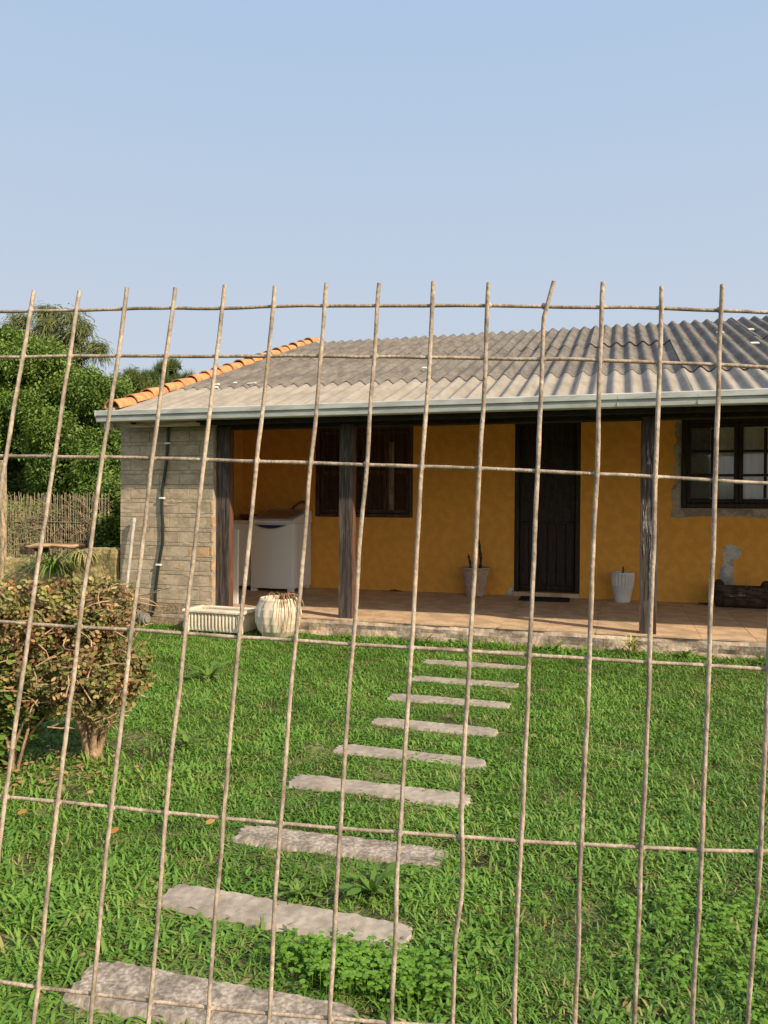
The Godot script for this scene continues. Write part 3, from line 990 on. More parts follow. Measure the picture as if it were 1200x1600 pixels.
# ---------------------------------------------------------------- left of the house
func rough_block(c: Vector3, s: Vector3, seed_: int, amp: float) -> MB:
	var mb := MB.new()
	var f := FastNoiseLite.new()
	f.seed = seed_
	f.frequency = 3.5
	f.fractal_octaves = 4
	var disp := func(p: Vector3) -> Vector3:
		return p + Vector3(f.get_noise_3dv(p), f.get_noise_3dv(p + Vector3(7, 0, 0)), f.get_noise_3dv(p + Vector3(0, 9, 0))) * amp
	for ax in 3:
		var b := (ax + 1) % 3
		var d := (ax + 2) % 3
		var nb := maxi(2, int(s[b] / 0.06))
		var nd := maxi(2, int(s[d] / 0.06))
		for sg in [-0.5, 0.5]:
			for i in nb:
				for j in nd:
					var p := []
					for q in [[0, 0], [1, 0], [1, 1], [0, 1]]:
						var x := Vector3.ZERO
						x[ax] = sg * s[ax]
						x[b] = (float(i + q[0]) / nb - 0.5) * s[b]
						x[d] = (float(j + q[1]) / nd - 0.5) * s[d]
						# rounded corners
						var lim := s * 0.5 - Vector3(0.03, 0.03, 0.03)
						var k := x.clamp(-lim, lim)
						var o := x - k
						x = k + (o.normalized() * minf(o.length(), 0.03) if o.length() > 0 else o)
						p.append(disp.call(c + x))
					var hint := Vector3.ZERO
					hint[ax] = sg
					mb.fquad(p[0], p[1], p[2], p[3], hint)
	return mb

func arching(called: String, label: String, category: String, at: Vector3, count: int, length: float, width: float, cols: Array, droop: float, spread := 1.0, group := "") -> Node3D:
	var t := thing(called, label, category, at, 0.0, group)
	var mat := leafy(Color.WHITE, 0.4)
	for k in count:
		var mb := MB.new()
		mb.col = cols[k % cols.size()] * rr(0.8, 1.15)
		var a := rr(0, TAU)
		var dir := Vector3(cos(a), 0, sin(a))
		var side := Vector3(-sin(a), 0, cos(a))
		var L := length * rr(0.65, 1.1)
		var el := rr(0.7, 1.4) / spread
		var p := Vector3(rr(-0.02, 0.02), 0, rr(-0.02, 0.02))
		var n := 7
		for i in n:
			var d := dir * cos(el) + Vector3.UP * sin(el)
			var q := p + d * L / n
			var w0 := width * 0.5 * sin(PI * (0.18 + 0.82 * float(i) / n))
			var w1 := width * 0.5 * sin(PI * (0.18 + 0.82 * float(i + 1) / n))
			var nn := side.cross(d)
			mb.quad(p - side * w0, p + side * w0, q + side * w1, q - side * w1, nn, nn, nn, nn)
			p = q
			el -= droop / n * rr(0.7, 1.3)
		add("leaf", mb.done(mat, true), t)
	return t

func left_side() -> void:
	# mossy masonry stub and the lower wall that runs on from it
	var t := thing("masonry_stub", "mossy orange masonry block at the left corner of the brick wall", "low wall", Vector3(-5.58, -0.2, 2.5))
	put("body", rough_block(Vector3(0, 0.41, 0), Vector3(0.58, 0.85, 0.40), 3, 0.05), M.mossy, t)
	t = thing("garden_wall", "low mossy garden wall running left behind the brown shrub", "low wall", Vector3(-7.9, -0.2, 2.45))
	put("body", rough_block(Vector3(0, 0.33, 0), Vector3(4.0, 0.70, 0.34), 4, 0.06), M.mossy, t)
	t = thing("clay_slab", "flat pinkish clay slab lying on the low garden wall", "slab", Vector3(-6.48, 0.58, 2.3))
	put("slab", rough_block(Vector3(0.05, 0.06, 0), Vector3(0.66, 0.045, 0.28), 5, 0.025), M.brick_c, t)
	put("support", rough_block(Vector3(-0.25, 0.01, 0), Vector3(0.22, 0.12, 0.26), 6, 0.02), M.bark, t)
	# pale post at the picture's edge
	var mb := MB.new()
	mb.box(Vector3(0, 0.92, 0), Vector3(0.075, 1.85, 0.075), 0.008)
	t = thing("fence_post", "pale tan fence post at the far left edge beside the tree", "post", Vector3(-6.91, -0.2, 2.62))
	put("post", mb, M.stick, t)
	# leaning white pipe
	mb = MB.new()
	var a := Vector3(-5.135, -0.17, 2.80)
	var b := Vector3(-5.03, 0.99, 2.745)
	mb.tube(PackedVector3Array([a, b]), PackedFloat32Array([0.0175, 0.0175]), 12, false)
	var bi := (b - a).normalized()
	mb.tube(PackedVector3Array([b - bi * 0.045, b + bi * 0.006]), PackedFloat32Array([0.022, 0.022]), 12)
	tag(put("leaning_pipe", mb, M.pvc), "thin white plastic pipe leaning upright on the brick wall", "pipe")
	# grey fitting lying at the foot of the hose
	mb = MB.new()
	mb.tube(PackedVector3Array([Vector3(-5.0, -0.085, 2.80), Vector3(-4.93, -0.082, 2.82), Vector3(-4.86, -0.08, 2.84), Vector3(-4.80, -0.078, 2.85)]), PackedFloat32Array([0.045, 0.07, 0.075, 0.06]), 16)
	mb.tube(PackedVector3Array([Vector3(-4.80, -0.078, 2.85), Vector3(-4.78, -0.077, 2.855)]), PackedFloat32Array([0.04, 0.04]), 14)
	tag(put("pipe_fitting", mb, M.fitting), "grey round pipe fitting on the ground at the brick wall's foot", "fitting")
	# plants on and by the wall
	arching("grassy_plant", "bright green grassy plant arching over the garden wall", "plant", Vector3(-6.05, 0.36, 2.78), 110, 0.55, 0.015, [Color(0.10, 0.20, 0.03), Color(0.16, 0.25, 0.05), Color(0.22, 0.24, 0.09)], 2.2, 1.0)
	arching("grassy_plant", "yellowing wispy grass tuft on the garden wall by the clay slab", "plant", Vector3(-6.35, 0.48, 2.68), 60, 0.32, 0.012, [Color(0.26, 0.26, 0.10), Color(0.34, 0.29, 0.14), Color(0.15, 0.2, 0.05)], 2.4, 1.2)
	arching("grassy_plant", "dry straw and green grass before the garden wall at the far left", "plant", Vector3(-6.75, 0.15, 2.85), 110, 0.5, 0.011, [Color(0.36, 0.32, 0.14), Color(0.42, 0.34, 0.17), Color(0.18, 0.24, 0.06)], 2.4, 1.1)
	arching("grassy_plant", "olive grass tuft hanging over the front of the masonry block", "plant", Vector3(-5.72, 0.55, 2.72), 90, 0.36, 0.010, [Color(0.32, 0.30, 0.12), Color(0.24, 0.27, 0.08), Color(0.42, 0.35, 0.16)], 2.8, 1.4)
	arching("drooping_plant", "drooping strap-leaved plant between the masonry block and white pipe", "plant", Vector3(-5.30, 0.20, 2.84), 34, 0.5, 0.02, [Color(0.19, 0.22, 0.06), Color(0.33, 0.28, 0.10), Color(0.12, 0.17, 0.04)], 3.0, 1.1)
	arching("dry_tuft", "dry straw coloured tuft at the masonry block's foot", "plant", Vector3(-5.2, -0.15, 2.92), 50, 0.3, 0.01, [Color(0.42, 0.33, 0.19), Color(0.3, 0.25, 0.12), Color(0.2, 0.2, 0.07)], 2.0, 1.0)
	# fence of dry sticks under the trees
	t = thing("stick_fence", "rustic fence of dry grey sticks below the left trees", "fence", Vector3(-9.95, -0.17, -0.05), 0.295)
	for i in 112:
		mb = MB.new()
		var p := PackedVector3Array()
		var r := PackedFloat32Array()
		var x := i * 0.0195 + rr(-0.005, 0.005)
		var lean := rr(-0.02, 0.02)
		var hh := 1.45 + rr(-0.05, 0.05)
		for k in 5:
			p.append(Vector3(x + lean * k / 4.0 + rr(-0.012, 0.012), hh * k / 4.0, rr(-0.02, 0.02)))
			r.append(lerpf(0.0062, 0.0045, k / 4.0))
		mb.tube(p, r, 5)
		put("stick", mb, M.stick, t)
	for y in [0.3, 1.0]:
		mb = MB.new()
		mb.tube(PackedVector3Array([Vector3(-0.1, y, 0.02), Vector3(1.1, y + 0.02, 0.03), Vector3(2.2, y - 0.01, 0.02)]), PackedFloat32Array([0.005, 0.006, 0.005]), 6)
		put("cross_stick", mb, M.stick, t)
	mb = MB.new()
	for k in 560:
		var p := PackedVector3Array()
		var q := Vector3(rr(0, 2.1), rr(0.0, 1.3), rr(-0.06, 0.08))
		var d := Vector3(rr(-1, 1), rr(-0.4, 1.2), rr(-0.3, 0.3)).normalized()
		for s in 4:
			p.append(q)
			q += d * rr(0.06, 0.13)
			d = (d + Vector3(rr(-0.5, 0.5), rr(-0.6, 0.3), rr(-0.3, 0.3))).normalized()
		mb.tube(p, PackedFloat32Array([0.0045, 0.0045, 0.004, 0.0025]), 3, false)
	var vn := put("dry_vine", mb, M.stick, t)
	vn.set_meta("kind", "stuff")

# ---------------------------------------------------------------- trees
func leaf_cluster(count: int, radius: float, length: float, width: float, hang: float, shades: Array) -> MB:
	var mb := MB.new()
	for k in count:
		mb.col = shades[k % shades.size()]
		var c := Vector3(rr(-1, 1), rr(-1, 1), rr(-1, 1)) * radius * 0.75
		var d := Vector3(rr(-1, 1), rr(-0.6, 0.6) - hang, rr(-1, 1)).normalized()
		var up := Vector3(rr(-0.6, 0.6), 1.0, rr(-0.6, 0.6)).normalized()
		var s := d.cross(up).normalized()
		var nn := s.cross(d).normalized()
		if nn.y < 0:
			nn = -nn
		var l := length * rr(0.7, 1.2)
		var w := width * rr(0.7, 1.2) * 0.5
		var m := c + d * l * 0.45 - nn * l * 0.02
		var tip := c + d * l - nn * l * 0.14
		var f := nn * w * 0.35
		mb.ftri(c, m + s * w + f, tip, nn)
		mb.ftri(c, m - s * w + f, tip, nn)
	return mb

func tree(called: String, label: String, at: Vector3, lobes: Array, cluster: Mesh, density: float, tint_a: Color, tint_b: Color, trunk_r: float, bark: Material, puff_n: float, puff_r: float, upright := false) -> Node3D:
	var t := thing(called, label, "tree", at, 0.294, "trees beyond the house")
	var mb := MB.new()
	var first: Array = lobes[0]
	var top := Vector3(first[0], first[1], first[2])
	var p := PackedVector3Array()
	var r := PackedFloat32Array()
	for k in 6:
		var f := k / 5.0
		p.append(Vector3(top.x * f * f + rr(-0.05, 0.05), top.y * f, top.z * f * f + rr(-0.05, 0.05)))
		r.append(trunk_r * lerpf(1.0, 0.35, f))
	mb.tube(p, r, 10)
	for l in lobes.slice(1):
		var e := Vector3(l[0], l[1], l[2])
		var s := p[2 if e.y < top.y else 4]
		if e.y < s.y:
			s = p[1]
		var q := PackedVector3Array()
		var rq := PackedFloat32Array()
		for k in 5:
			var f := k / 4.0
			q.append(s.lerp(e, f) + Vector3(rr(-0.06, 0.06), 0.15 * sin(PI * f), rr(-0.06, 0.06)))
			rq.append(trunk_r * lerpf(0.45, 0.1, f))
		mb.tube(q, rq, 6)
	put("trunk", mb, bark, t)
	var xf := []
	var tint := PackedColorArray()
	for l in lobes:
		var rad := Vector3(l[3], l[4], l[5])
		# each lobe breaks up into leafy puffs with gaps between them
		var puffs := int(puff_n * (rad.x * rad.y + rad.y * rad.z + rad.x * rad.z) / 3.0) + 3
		for q in puffs:
			var d := Vector3(rng.randfn(), rng.randfn(), rng.randfn()).normalized()
			var pc := Vector3(l[0], l[1], l[2]) + d * rad * rr(0.62, 1.0)
			var pr := puff_r * rr(0.65, 1.3)
			var shade := rng.randf()
			for k in int(density * rr(0.8, 1.2)):
				var e := Vector3(rng.randfn(), rng.randfn(), rng.randfn()).normalized() * pow(rng.randf(), 0.4)
				var c := pc + e * Vector3(pr, pr * 0.7, pr)
				if at.y + c.y < -0.1:
					continue
				var b := Basis(Vector3.UP, rr(0, TAU)) * Basis(Vector3.RIGHT, rr(-0.5, 0.5)) if not upright else Basis(Vector3(rr(-1, 1), 0, rr(-1, 1)).normalized(), rr(0, 1.0))
				xf.append(Transform3D(b.scaled(Vector3.ONE * rr(0.75, 1.3)), c))
				tint.append(tint_a.lerp(tint_b, clampf(shade * 0.7 + rr(0.0, 0.4), 0, 1)))
	multi("crown", cluster, xf, tint, t)
	return t

func trees() -> void:
	var gm := leafy(Color.WHITE, 0.6)
	var broad := leaf_cluster(14, 0.13, 0.085, 0.04, 0.15, [Color(1, 1, 1), Color(0.8, 0.85, 0.8), Color(1.15, 1.1, 0.9)]).done(gm, true)
	var big := [[-0.1, 2.6, 0, 1.4, 0.95, 1.2], [0.75, 2.35, 0.3, 0.7, 0.8, 0.9], [-0.6, 3.85, 0, 0.8, 0.55, 0.8], [0.05, 3.75, 0, 0.5, 0.45, 0.6], [0.6, 3.5, 0, 0.45, 0.4, 0.5], [1.05, 3.25, 0, 0.36, 0.36, 0.5], [0.9, 1.5, 0.3, 0.9, 0.75, 1.0],
		[-0.6, 1.5, 0.4, 1.4, 0.9, 1.1], [1.35, 0.85, 0, 0.55, 0.75, 0.7], [0.3, 0.6, 0.3, 1.3, 0.7, 1.0], [-1.6, 2.4, 0, 1.3, 1.1, 1.2], [-1.8, 1.0, 0, 1.4, 1.0, 1.2], [1.5, 1.9, -0.2, 0.45, 0.55, 0.6]]
	for l in big:
		l[1] -= 1.356
		for k in 6:
			l[k] *= 1.107
		l[1] += 1.356
	tree("broadleaf_tree", "big dense bright green broadleaf tree at the left", Vector3(-11.12, -0.2, -2.83), big,
		broad, 88.0, Color(0.08, 0.15, 0.032), Color(0.225, 0.335, 0.08), 0.16, M.bark, 21.0, 0.40)
	var narrow := leaf_cluster(12, 0.2, 0.15, 0.02, 0.6, [Color(1, 1, 1), Color(0.8, 0.85, 0.85), Color(1.15, 1.05, 0.9)]).done(gm, true)
	tree("feathery_tree", "tall feathery grey-green tree rising behind the broadleaf tree", Vector3(-13.0, -0.2, -4.85), [
		[0.6, 4.7, 0, 0.55, 0.4, 0.5], [-0.35, 5.35, 0, 0.26, 0.34, 0.3], [0.28, 5.5, 0.1, 0.26, 0.38, 0.3], [0.86, 5.3, 0, 0.28, 0.5, 0.3], [1.45, 4.85, 0, 0.08, 0.12, 0.1], [0.0, 4.6, 0, 0.8, 0.5, 0.7], [-0.7, 4.7, 0, 0.5, 0.5, 0.5]],
		narrow, 26.0, Color(0.13, 0.165, 0.065), Color(0.24, 0.27, 0.13), 0.12, M.bark, 48.0, 0.15)
	tree("feathery_tree", "olive brown feathery tree just left of the clay verge tiles", Vector3(-12.4, -0.2, -7.5), [
		[0, 3.9, 0, 0.75, 0.75, 0.7], [0.5, 4.35, 0, 0.4, 0.4, 0.4], [-0.7, 3.6, 0, 0.6, 0.7, 0.6], [0.3, 3.0, 0, 0.9, 0.8, 0.8], [0, 2.0, 0, 0.8, 0.9, 0.8]],
		narrow, 30.0, Color(0.085, 0.115, 0.032), Color(0.18, 0.22, 0.07), 0.1, M.bark, 50.0, 0.28)
	# pine needles in upright tufts
	var tuft := MB.new()
	for k in 46:
		tuft.col = Color(1, 1, 1) * rr(0.75, 1.2)
		var a := rr(0, TAU)
		var e := rr(0.0, 1.45)
		var d := Vector3(cos(a) * cos(e), sin(e), sin(a) * cos(e))
		var s := d.cross(Vector3(rr(-1, 1), rr(-1, 1), rr(-1, 1))).normalized() * 0.009
		var b := Vector3(0, rr(-0.12, 0.12), 0)
		tuft.ftri(b - s, b + s, b + d * rr(0.2, 0.32), Vector3.UP)
	tree("pine_tree", "dark green pine tree with long needles behind the roof", Vector3(-14.3, -0.2, -12.0), [
		[0, 5.0, 0, 0.7, 0.85, 0.7], [0.15, 5.75, 0, 0.3, 0.35, 0.3], [-0.7, 5.15, 0, 0.4, 0.5, 0.4], [0.75, 5.1, 0, 0.45, 0.4, 0.4], [0.2, 4.2, 0, 1.0, 0.7, 0.9], [-0.9, 4.2, 0, 0.7, 0.6, 0.6], [0, 3.2, 0, 1.2, 0.8, 1.0]],
		tuft.done(gm, true), 12.0, Color(0.045, 0.09, 0.028), Color(0.12, 0.17, 0.055), 0.13, M.bark, 34.0, 0.26, true)
	tree("broadleaf_tree", "darker broadleaf tree farther back behind the stick fence", Vector3(-16.6, -0.2, -7.2), [[0, 1.6, 0, 2.6, 1.5, 1.5], [-1.5, 2.4, 0, 1.8, 1.6, 1.3], [1.6, 1.8, 0, 1.6, 1.5, 1.3], [0.4, 2.8, 0, 1.6, 1.2, 1.2]], broad, 90.0, Color(0.05, 0.10, 0.022), Color(0.12, 0.19, 0.045), 0.18, M.bark, 20.0, 0.5)
	tree("bush", "dark green bush filling the gap beside the brick wall", Vector3(-8.3, -0.2, -1.2), [[0, 0.6, 0, 0.7, 0.65, 0.7], [0.4, 1.2, 0, 0.55, 0.55, 0.6], [-0.1, 1.6, -0.4, 0.5, 0.6, 0.6]], broad, 55.0, Color(0.07, 0.14, 0.03), Color(0.18, 0.28, 0.06), 0.06, M.bark, 34.0, 0.26)
	# behind the camera, seen as a reflection in the panes
	tree("roadside_tree", "dark bushy tree across the road, mirrored in the window panes", Vector3(2.6, -0.2, 30.0), [[0, 3.0, 0, 1.8, 1.4, 1.6], [-1.4, 2.0, 0, 1.3, 1.2, 1.2], [1.2, 1.8, 0, 1.2, 1.1, 1.2], [0, 1.2, 0, 2.2, 1.0, 1.6]], broad, 60.0, Color(0.035, 0.075, 0.015), Color(0.08, 0.14, 0.025), 0.2, M.bark, 20.0, 0.4)

# ---------------------------------------------------------------- things on the porch and along its edge
func porch_things() -> void:
	# washing machine
	var t := thing("washing_machine", "white top-loading washing machine with brown lid against the ochre wall", "washing machine", Vector3(-4.375, 0.0, 0.375), 0.02)
	t.scale = Vector3.ONE * 1.08
	var mb := MB.new()
	# body with a gently bowed front
	var pl := PackedVector2Array([Vector2(-0.27, -0.31), Vector2(0.27, -0.31), Vector2(0.292, -0.29), Vector2(0.296, 0.2), Vector2(0.285, 0.262)])
	for k in 13:
		var f := k / 12.0
		pl.append(Vector2(lerpf(0.272, -0.272, f), 0.285 + 0.03 * sin(PI * f)))
	pl.append_array(PackedVector2Array([Vector2(-0.285, 0.262), Vector2(-0.296, 0.2), Vector2(-0.292, -0.29)]))
	mb.prism(pl, Vector3(0, 0.045, 0), Vector3.RIGHT, Vector3(0, 0, 1), Vector3(0, 0.79, 0))
	put("cabinet", mb, M.white_enamel, t)
	mb = MB.new()
	mb.prism(PackedVector2Array([Vector2(0.30, 0.838), Vector2(0.312, 0.865), Vector2(0.285, 0.885), Vector2(-0.22, 0.985), Vector2(-0.31, 0.99), Vector2(-0.31, 0.838)]), Vector3(-0.294, 0, 0), Vector3(0, 0, 1), Vector3.UP, Vector3(0.588, 0, 0))
	put("top_panel", mb, M.white_enamel, t)
	mb = MB.new()
	var la := -atan2(0.1, 0.505)
	mb.box(Vector3(0, 0.943, 0.045), Vector3(0.47, 0.016, 0.44), 0.005, Basis(Vector3.RIGHT, -la))
	put("lid", mb, M.lid, t)
	mb = MB.new()
	mb.box(Vector3(0, 0.986, -0.215), Vector3(0.56, 0.03, 0.12), 0.008, Basis(Vector3.RIGHT, 0.12))
	put("control_panel", mb, M.grey_plastic, t)
	mb = MB.new()
	pl = PackedVector2Array()
	for k in 13:
		var f := k / 12.0
		pl.append(Vector2(lerpf(-0.2, 0.2, f), 0.815 - 0.045 * sin(PI * f)))
	mb.prism(pl, Vector3(0, 0, 0.29), Vector3.RIGHT, Vector3.UP, Vector3(0, 0, 0.036))
	put("handle_recess", mb, M.navy, t)
	mb = MB.new()
	var arc := PackedVector3Array()
	var ar := PackedFloat32Array()
	for k in 15:
		var f := k / 14.0
		arc.append(Vector3(lerpf(-0.245, 0.245, f), 0.825 - 0.072 * sin(PI * f), 0.292 + 0.026 * sin(PI * f)))
		ar.append(0.008)
	mb.tube(arc, ar, 8)
	put("handle_rim", mb, M.white_enamel, t)
	for fx in [-0.24, 0.24]:
		for fz in [-0.25, 0.24]:
			mb = MB.new()
			mb.box(Vector3(fx, 0.022, fz), Vector3(0.075, 0.046, 0.07), 0.006)
			put("foot", mb, M.white_enamel, t)
	mb = MB.new()
	var hp := PackedVector3Array()
	var hr := PackedFloat32Array()
	for k in 13:
		var f := k / 12.0
		hp.append(Vector3(lerpf(-0.02, 0.27, f), 0.96 + 0.14 * sin(PI * minf(f * 0.72, 1.0)), -0.31 + 0.01 * f))
		hr.append(0.016)
	mb.tube(hp, hr, 8)
	put("hose", mb, M.hose, t)
	# second appliance in the corner
	t = thing("laundry_tub", "plain white laundry appliance in the porch corner left of washing machine", "appliance", Vector3(-4.98, 0.0, 0.36))
	mb = MB.new()
	mb.box(Vector3(0, 0.48, 0), Vector3(0.5, 0.86, 0.5), 0.02)
	put("cabinet", mb, M.white_enamel, t)
	mb = MB.new()
	mb.box(Vector3(0, 0.922, 0), Vector3(0.52, 0.025, 0.52), 0.008)
	put("top", mb, M.white_enamel, t)
	for fx in [-0.2, 0.2]:
		for fz in [-0.2, 0.2]:
			mb = MB.new()
			mb.box(Vector3(fx, 0.025, fz), Vector3(0.05, 0.05, 0.05), 0.005)
			put("foot", mb, M.rubber, t)
	mb = MB.new()
	mb.lathe(PackedVector2Array([Vector2(0, 0.0), Vector2(0.10, 0.0), Vector2(0.13, 0.075), Vector2(0.12, 0.075), Vector2(0.09, 0.012), Vector2(0, 0.012)]), 20)
	var bk := put("basin", mb, M.post_side)
	bk.position = Vector3(-4.86, 0.936, 0.36)
	tag(bk, "small reddish brown basin on the white corner appliance", "basin")
	# white board beside the first post
	mb = MB.new()
	mb.box(Vector3(-4.222, 0.43, 1.95), Vector3(0.07, 0.86, 0.03), 0.005)
	tag(put("board", mb, M.white_board), "narrow white board standing behind the left dark post", "board")
	# trough planter
	t = thing("trough_planter", "cream fluted rectangular planter trough before the brick wall", "planter", Vector3(-3.90, -0.15, 2.88), -0.04)
	mb = MB.new()
	for k in 4:
		var sx := [-0.31, 0.31, 0.0, 0.0][k] as float
		var sz := [0.0, 0.0, -0.135, 0.135][k] as float
		mb.box(Vector3(sx, 0.105, sz), Vector3(0.035 if k < 2 else 0.60, 0.19, 0.30 if k < 2 else 0.035), 0.008)
	mb.box(Vector3(0, 0.03, 0), Vector3(0.58, 0.04, 0.24), 0.004)
	put("body", mb, M.cream_pot, t)
	mb = MB.new()
	for k in 4:
		var sx := [-0.325, 0.325, 0.0, 0.0][k] as float
		var sz := [0.0, 0.0, -0.15, 0.15][k] as float
		mb.box(Vector3(sx, 0.212, sz), Vector3(0.06 if k < 2 else 0.588, 0.034, 0.36 if k < 2 else 0.06), 0.009)
	put("rim", mb, M.cream_pot, t)
	for k in 15:
		mb = MB.new()
		var fx := -0.28 + k * 0.04
		mb.tube(PackedVector3Array([Vector3(fx, 0.03, 0.15), Vector3(fx, 0.08, 0.156), Vector3(fx, 0.16, 0.157), Vector3(fx, 0.192, 0.153)]), PackedFloat32Array([0.010, 0.015, 0.015, 0.012]), 7)
		put("flute", mb, M.cream_pot, t)
	for sx in [-0.31, 0.31]:
		mb = MB.new()
		mb.tube(PackedVector3Array([Vector3(sx, 0.0, 0.14), Vector3(sx, 0.05, 0.16), Vector3(sx, 0.12, 0.15), Vector3(sx, 0.19, 0.15)]), PackedFloat32Array([0.03, 0.036, 0.028, 0.03]), 9)
		put("corner_scroll", mb, M.cream_pot, t)
	mb = MB.new()
	mb.box(Vector3(0, 0.15, 0), Vector3(0.585, 0.03, 0.235))
	put("soil", mb, M.soil, t)
	# round ribbed pot with a dead plant
	t = thing("round_pot", "cream ribbed round pot with dead brown plant at porch edge", "plant pot", Vector3(-3.225, -0.15, 2.95))
	mb = MB.new()
	mb.lathe(PackedVector2Array([Vector2(0, 0), Vector2(0.15, 0), Vector2(0.195, 0.06), Vector2(0.222, 0.14), Vector2(0.228, 0.21), Vector2(0.218, 0.28), Vector2(0.19, 0.345), Vector2(0.188, 0.365), Vector2(0.178, 0.38), Vector2(0.162, 0.375), Vector2(0.165, 0.34), Vector2(0.165, 0.31), Vector2(0, 0.31)]), 126, Vector3.ZERO, 14, 0.010, 0.03, 0.342)
	put("pot", mb, M.cream_pot, t)
	mb = MB.new()
	mb.lathe(PackedVector2Array([Vector2(0.168, 0.315), Vector2(0.1, 0.335), Vector2(0, 0.34)]), 24)
	put("soil", mb, M.soil, t)
	for k in 26:
		mb = MB.new()
		var a := rr(-0.1, 1.35) if k % 4 != 0 else rr(0, TAU)
		var p := PackedVector3Array()
		var r := PackedFloat32Array()
		var c := Vector3(0.05 + rr(-0.04, 0.04), 0.33, 0.04 + rr(-0.04, 0.04))
		var d := Vector3(cos(a), 0, sin(a))
		var reach := rr(0.12, 0.24)
		var fall := rr(0.1, 0.36) if k % 5 != 0 else rr(-0.05, 0.1)
		for s in 7:
			var f := s / 6.0
			p.append(c + d * reach * minf(1.0, f * 1.7) + Vector3(rr(-0.008, 0.008), 0.10 * sin(PI * minf(1, f * 1.5)) - fall * maxf(0.0, f - 0.35) * 1.5, rr(-0.008, 0.008)))
			r.append(lerpf(0.006, 0.0025, f))
		mb.tube(p, r, 4, false)
		put("dead_leaf", mb, M.dead, t)
	# woven pot with two cactus stems
	t = thing("woven_pot", "tapered woven pot with two dark cactus stems beside the door", "plant pot", Vector3(-1.735, 0.0, 0.235))
	mb = MB.new()
	mb.lathe(PackedVector2Array([Vector2(0, 0.02), Vector2(0.115, 0.02), Vector2(0.165, 0.34), Vector2(0.15, 0.34), Vector2(0.145, 0.30), Vector2(0, 0.30)]), 24)
	put("lining", mb, M.wicker, t)
	for ry in 15:
		mb = MB.new()
		var y := 0.025 + ry * 0.0225
		var rad := lerpf(0.118, 0.168, y / 0.345)
		var n := 24
		for k in n:
			var a := TAU * (k + (0.5 if ry % 2 else 0.0)) / n
			mb.box(Vector3(cos(a) * rad, y, sin(a) * rad), Vector3(0.036, 0.019, 0.013), 0.004, Basis(Vector3.UP, -a + PI / 2))
		var wv := put("weave_band", mb, M.wicker, t)
		wv.set_meta("kind", "stuff")
	mb = MB.new()
	var tr := PackedVector3Array()
	var trr := PackedFloat32Array()
	for k in 33:
		var a := TAU * k / 32.0
		tr.append(Vector3(cos(a) * 0.175, 0.357, sin(a) * 0.175))
		trr.append(0.015)
	mb.tube(tr, trr, 8, false)
	put("rim", mb, M.wicker, t)
	for k in 4:
		mb = MB.new()
		var a := TAU * (k + 0.4) / 4.0
		mb.box(Vector3(cos(a) * 0.1, 0.015, sin(a) * 0.1), Vector3(0.045, 0.03, 0.04), 0.005)
		put("foot", mb, M.wicker, t)
	mb = MB.new()
	mb.lathe(PackedVector2Array([Vector2(0.155, 0.335), Vector2(0.08, 0.345), Vector2(0, 0.347)]), 20)
	put("soil", mb, M.soil, t)
	for s in [[-0.075, 0.03, 0.20, 0.018], [0.05, -0.02, 0.38, 0.022]]:
		mb = MB.new()
		var p := PackedVector3Array()
		var r := PackedFloat32Array()
		for k in 11:
			var f := k / 10.0
			p.append(Vector3(s[0] + 0.012 * sin(f * 5.0), 0.34 + s[2] * f, s[1]))
			r.append(s[3] * (0.85 + 0.25 * sin(f * 17.0)) * (1.0 if k < 9 else 0.45))
		mb.tube(p, r, 7)
		put("cactus_stem", mb, M.log, t)
	# grey ribbed pot
	t = thing("ribbed_pot", "tall grey ribbed pot with a bare stub near right post", "plant pot", Vector3(0.055, 0.0, 0.20))
	mb = MB.new()
	mb.lathe(PackedVector2Array([Vector2(0, 0), Vector2(0.085, 0), Vector2(0.092, 0.02), Vector2(0.118, 0.20), Vector2(0.126, 0.32), Vector2(0.128, 0.345), Vector2(0.128, 0.362), Vector2(0.113, 0.362), Vector2(0.11, 0.33), Vector2(0, 0.33)]), 140, Vector3.ZERO, 20, 0.022, 0.05, 0.35)
	put("pot", mb, M.grey_pot, t)
	mb = MB.new()
	mb.tube(PackedVector3Array([Vector3(0, 0.33, 0), Vector3(0.006, 0.39, 0), Vector3(0.0, 0.43, 0.004)]), PackedFloat32Array([0.014, 0.012, 0.009]), 7)
	put("stub", mb, M.bark, t)
	# door mat
	t = thing("door_mat", "black rubber door mat on the tiles before the door", "door mat", Vector3(-0.86, 0.006, 0.36), 0.03)
	mb = MB.new()
	mb.box(Vector3(0, 0.009, 0), Vector3(0.60, 0.016, 0.34), 0.004)
	put("mat", mb, M.rubber, t)
	mb = MB.new()
	for k in 15:
		mb.box(Vector3(-0.27 + k * 0.0385, 0.0185, 0), Vector3(0.018, 0.008, 0.30), 0.002)
	var rb := put("rib", mb, M.rubber, t)
	rb.set_meta("kind", "stuff")
	# hollowed log planter
	t = thing("log_planter", "dark hollowed log planter with raised round ends by the wall", "planter", Vector3(1.37, 0.0, 0.30), -0.03)
	mb = MB.new()
	var prof := PackedVector2Array()
	for k in 19:
		var a := PI * 0.77 + (PI * 1.46) * k / 18.0
		prof.append(Vector2(cos(a) * 0.148, 0.15 + sin(a) * 0.148))
	for k in 9:
		var f := k / 8.0
		prof.append(Vector2(lerpf(0.095, -0.095, f), 0.246 - 0.08 * sin(PI * f)))
	mb.prism(prof, Vector3(-0.21, 0, 0), Vector3(0, 0, 1), Vector3.UP, Vector3(0.42, 0, 0))
	put("trough", mb, M.log, t)
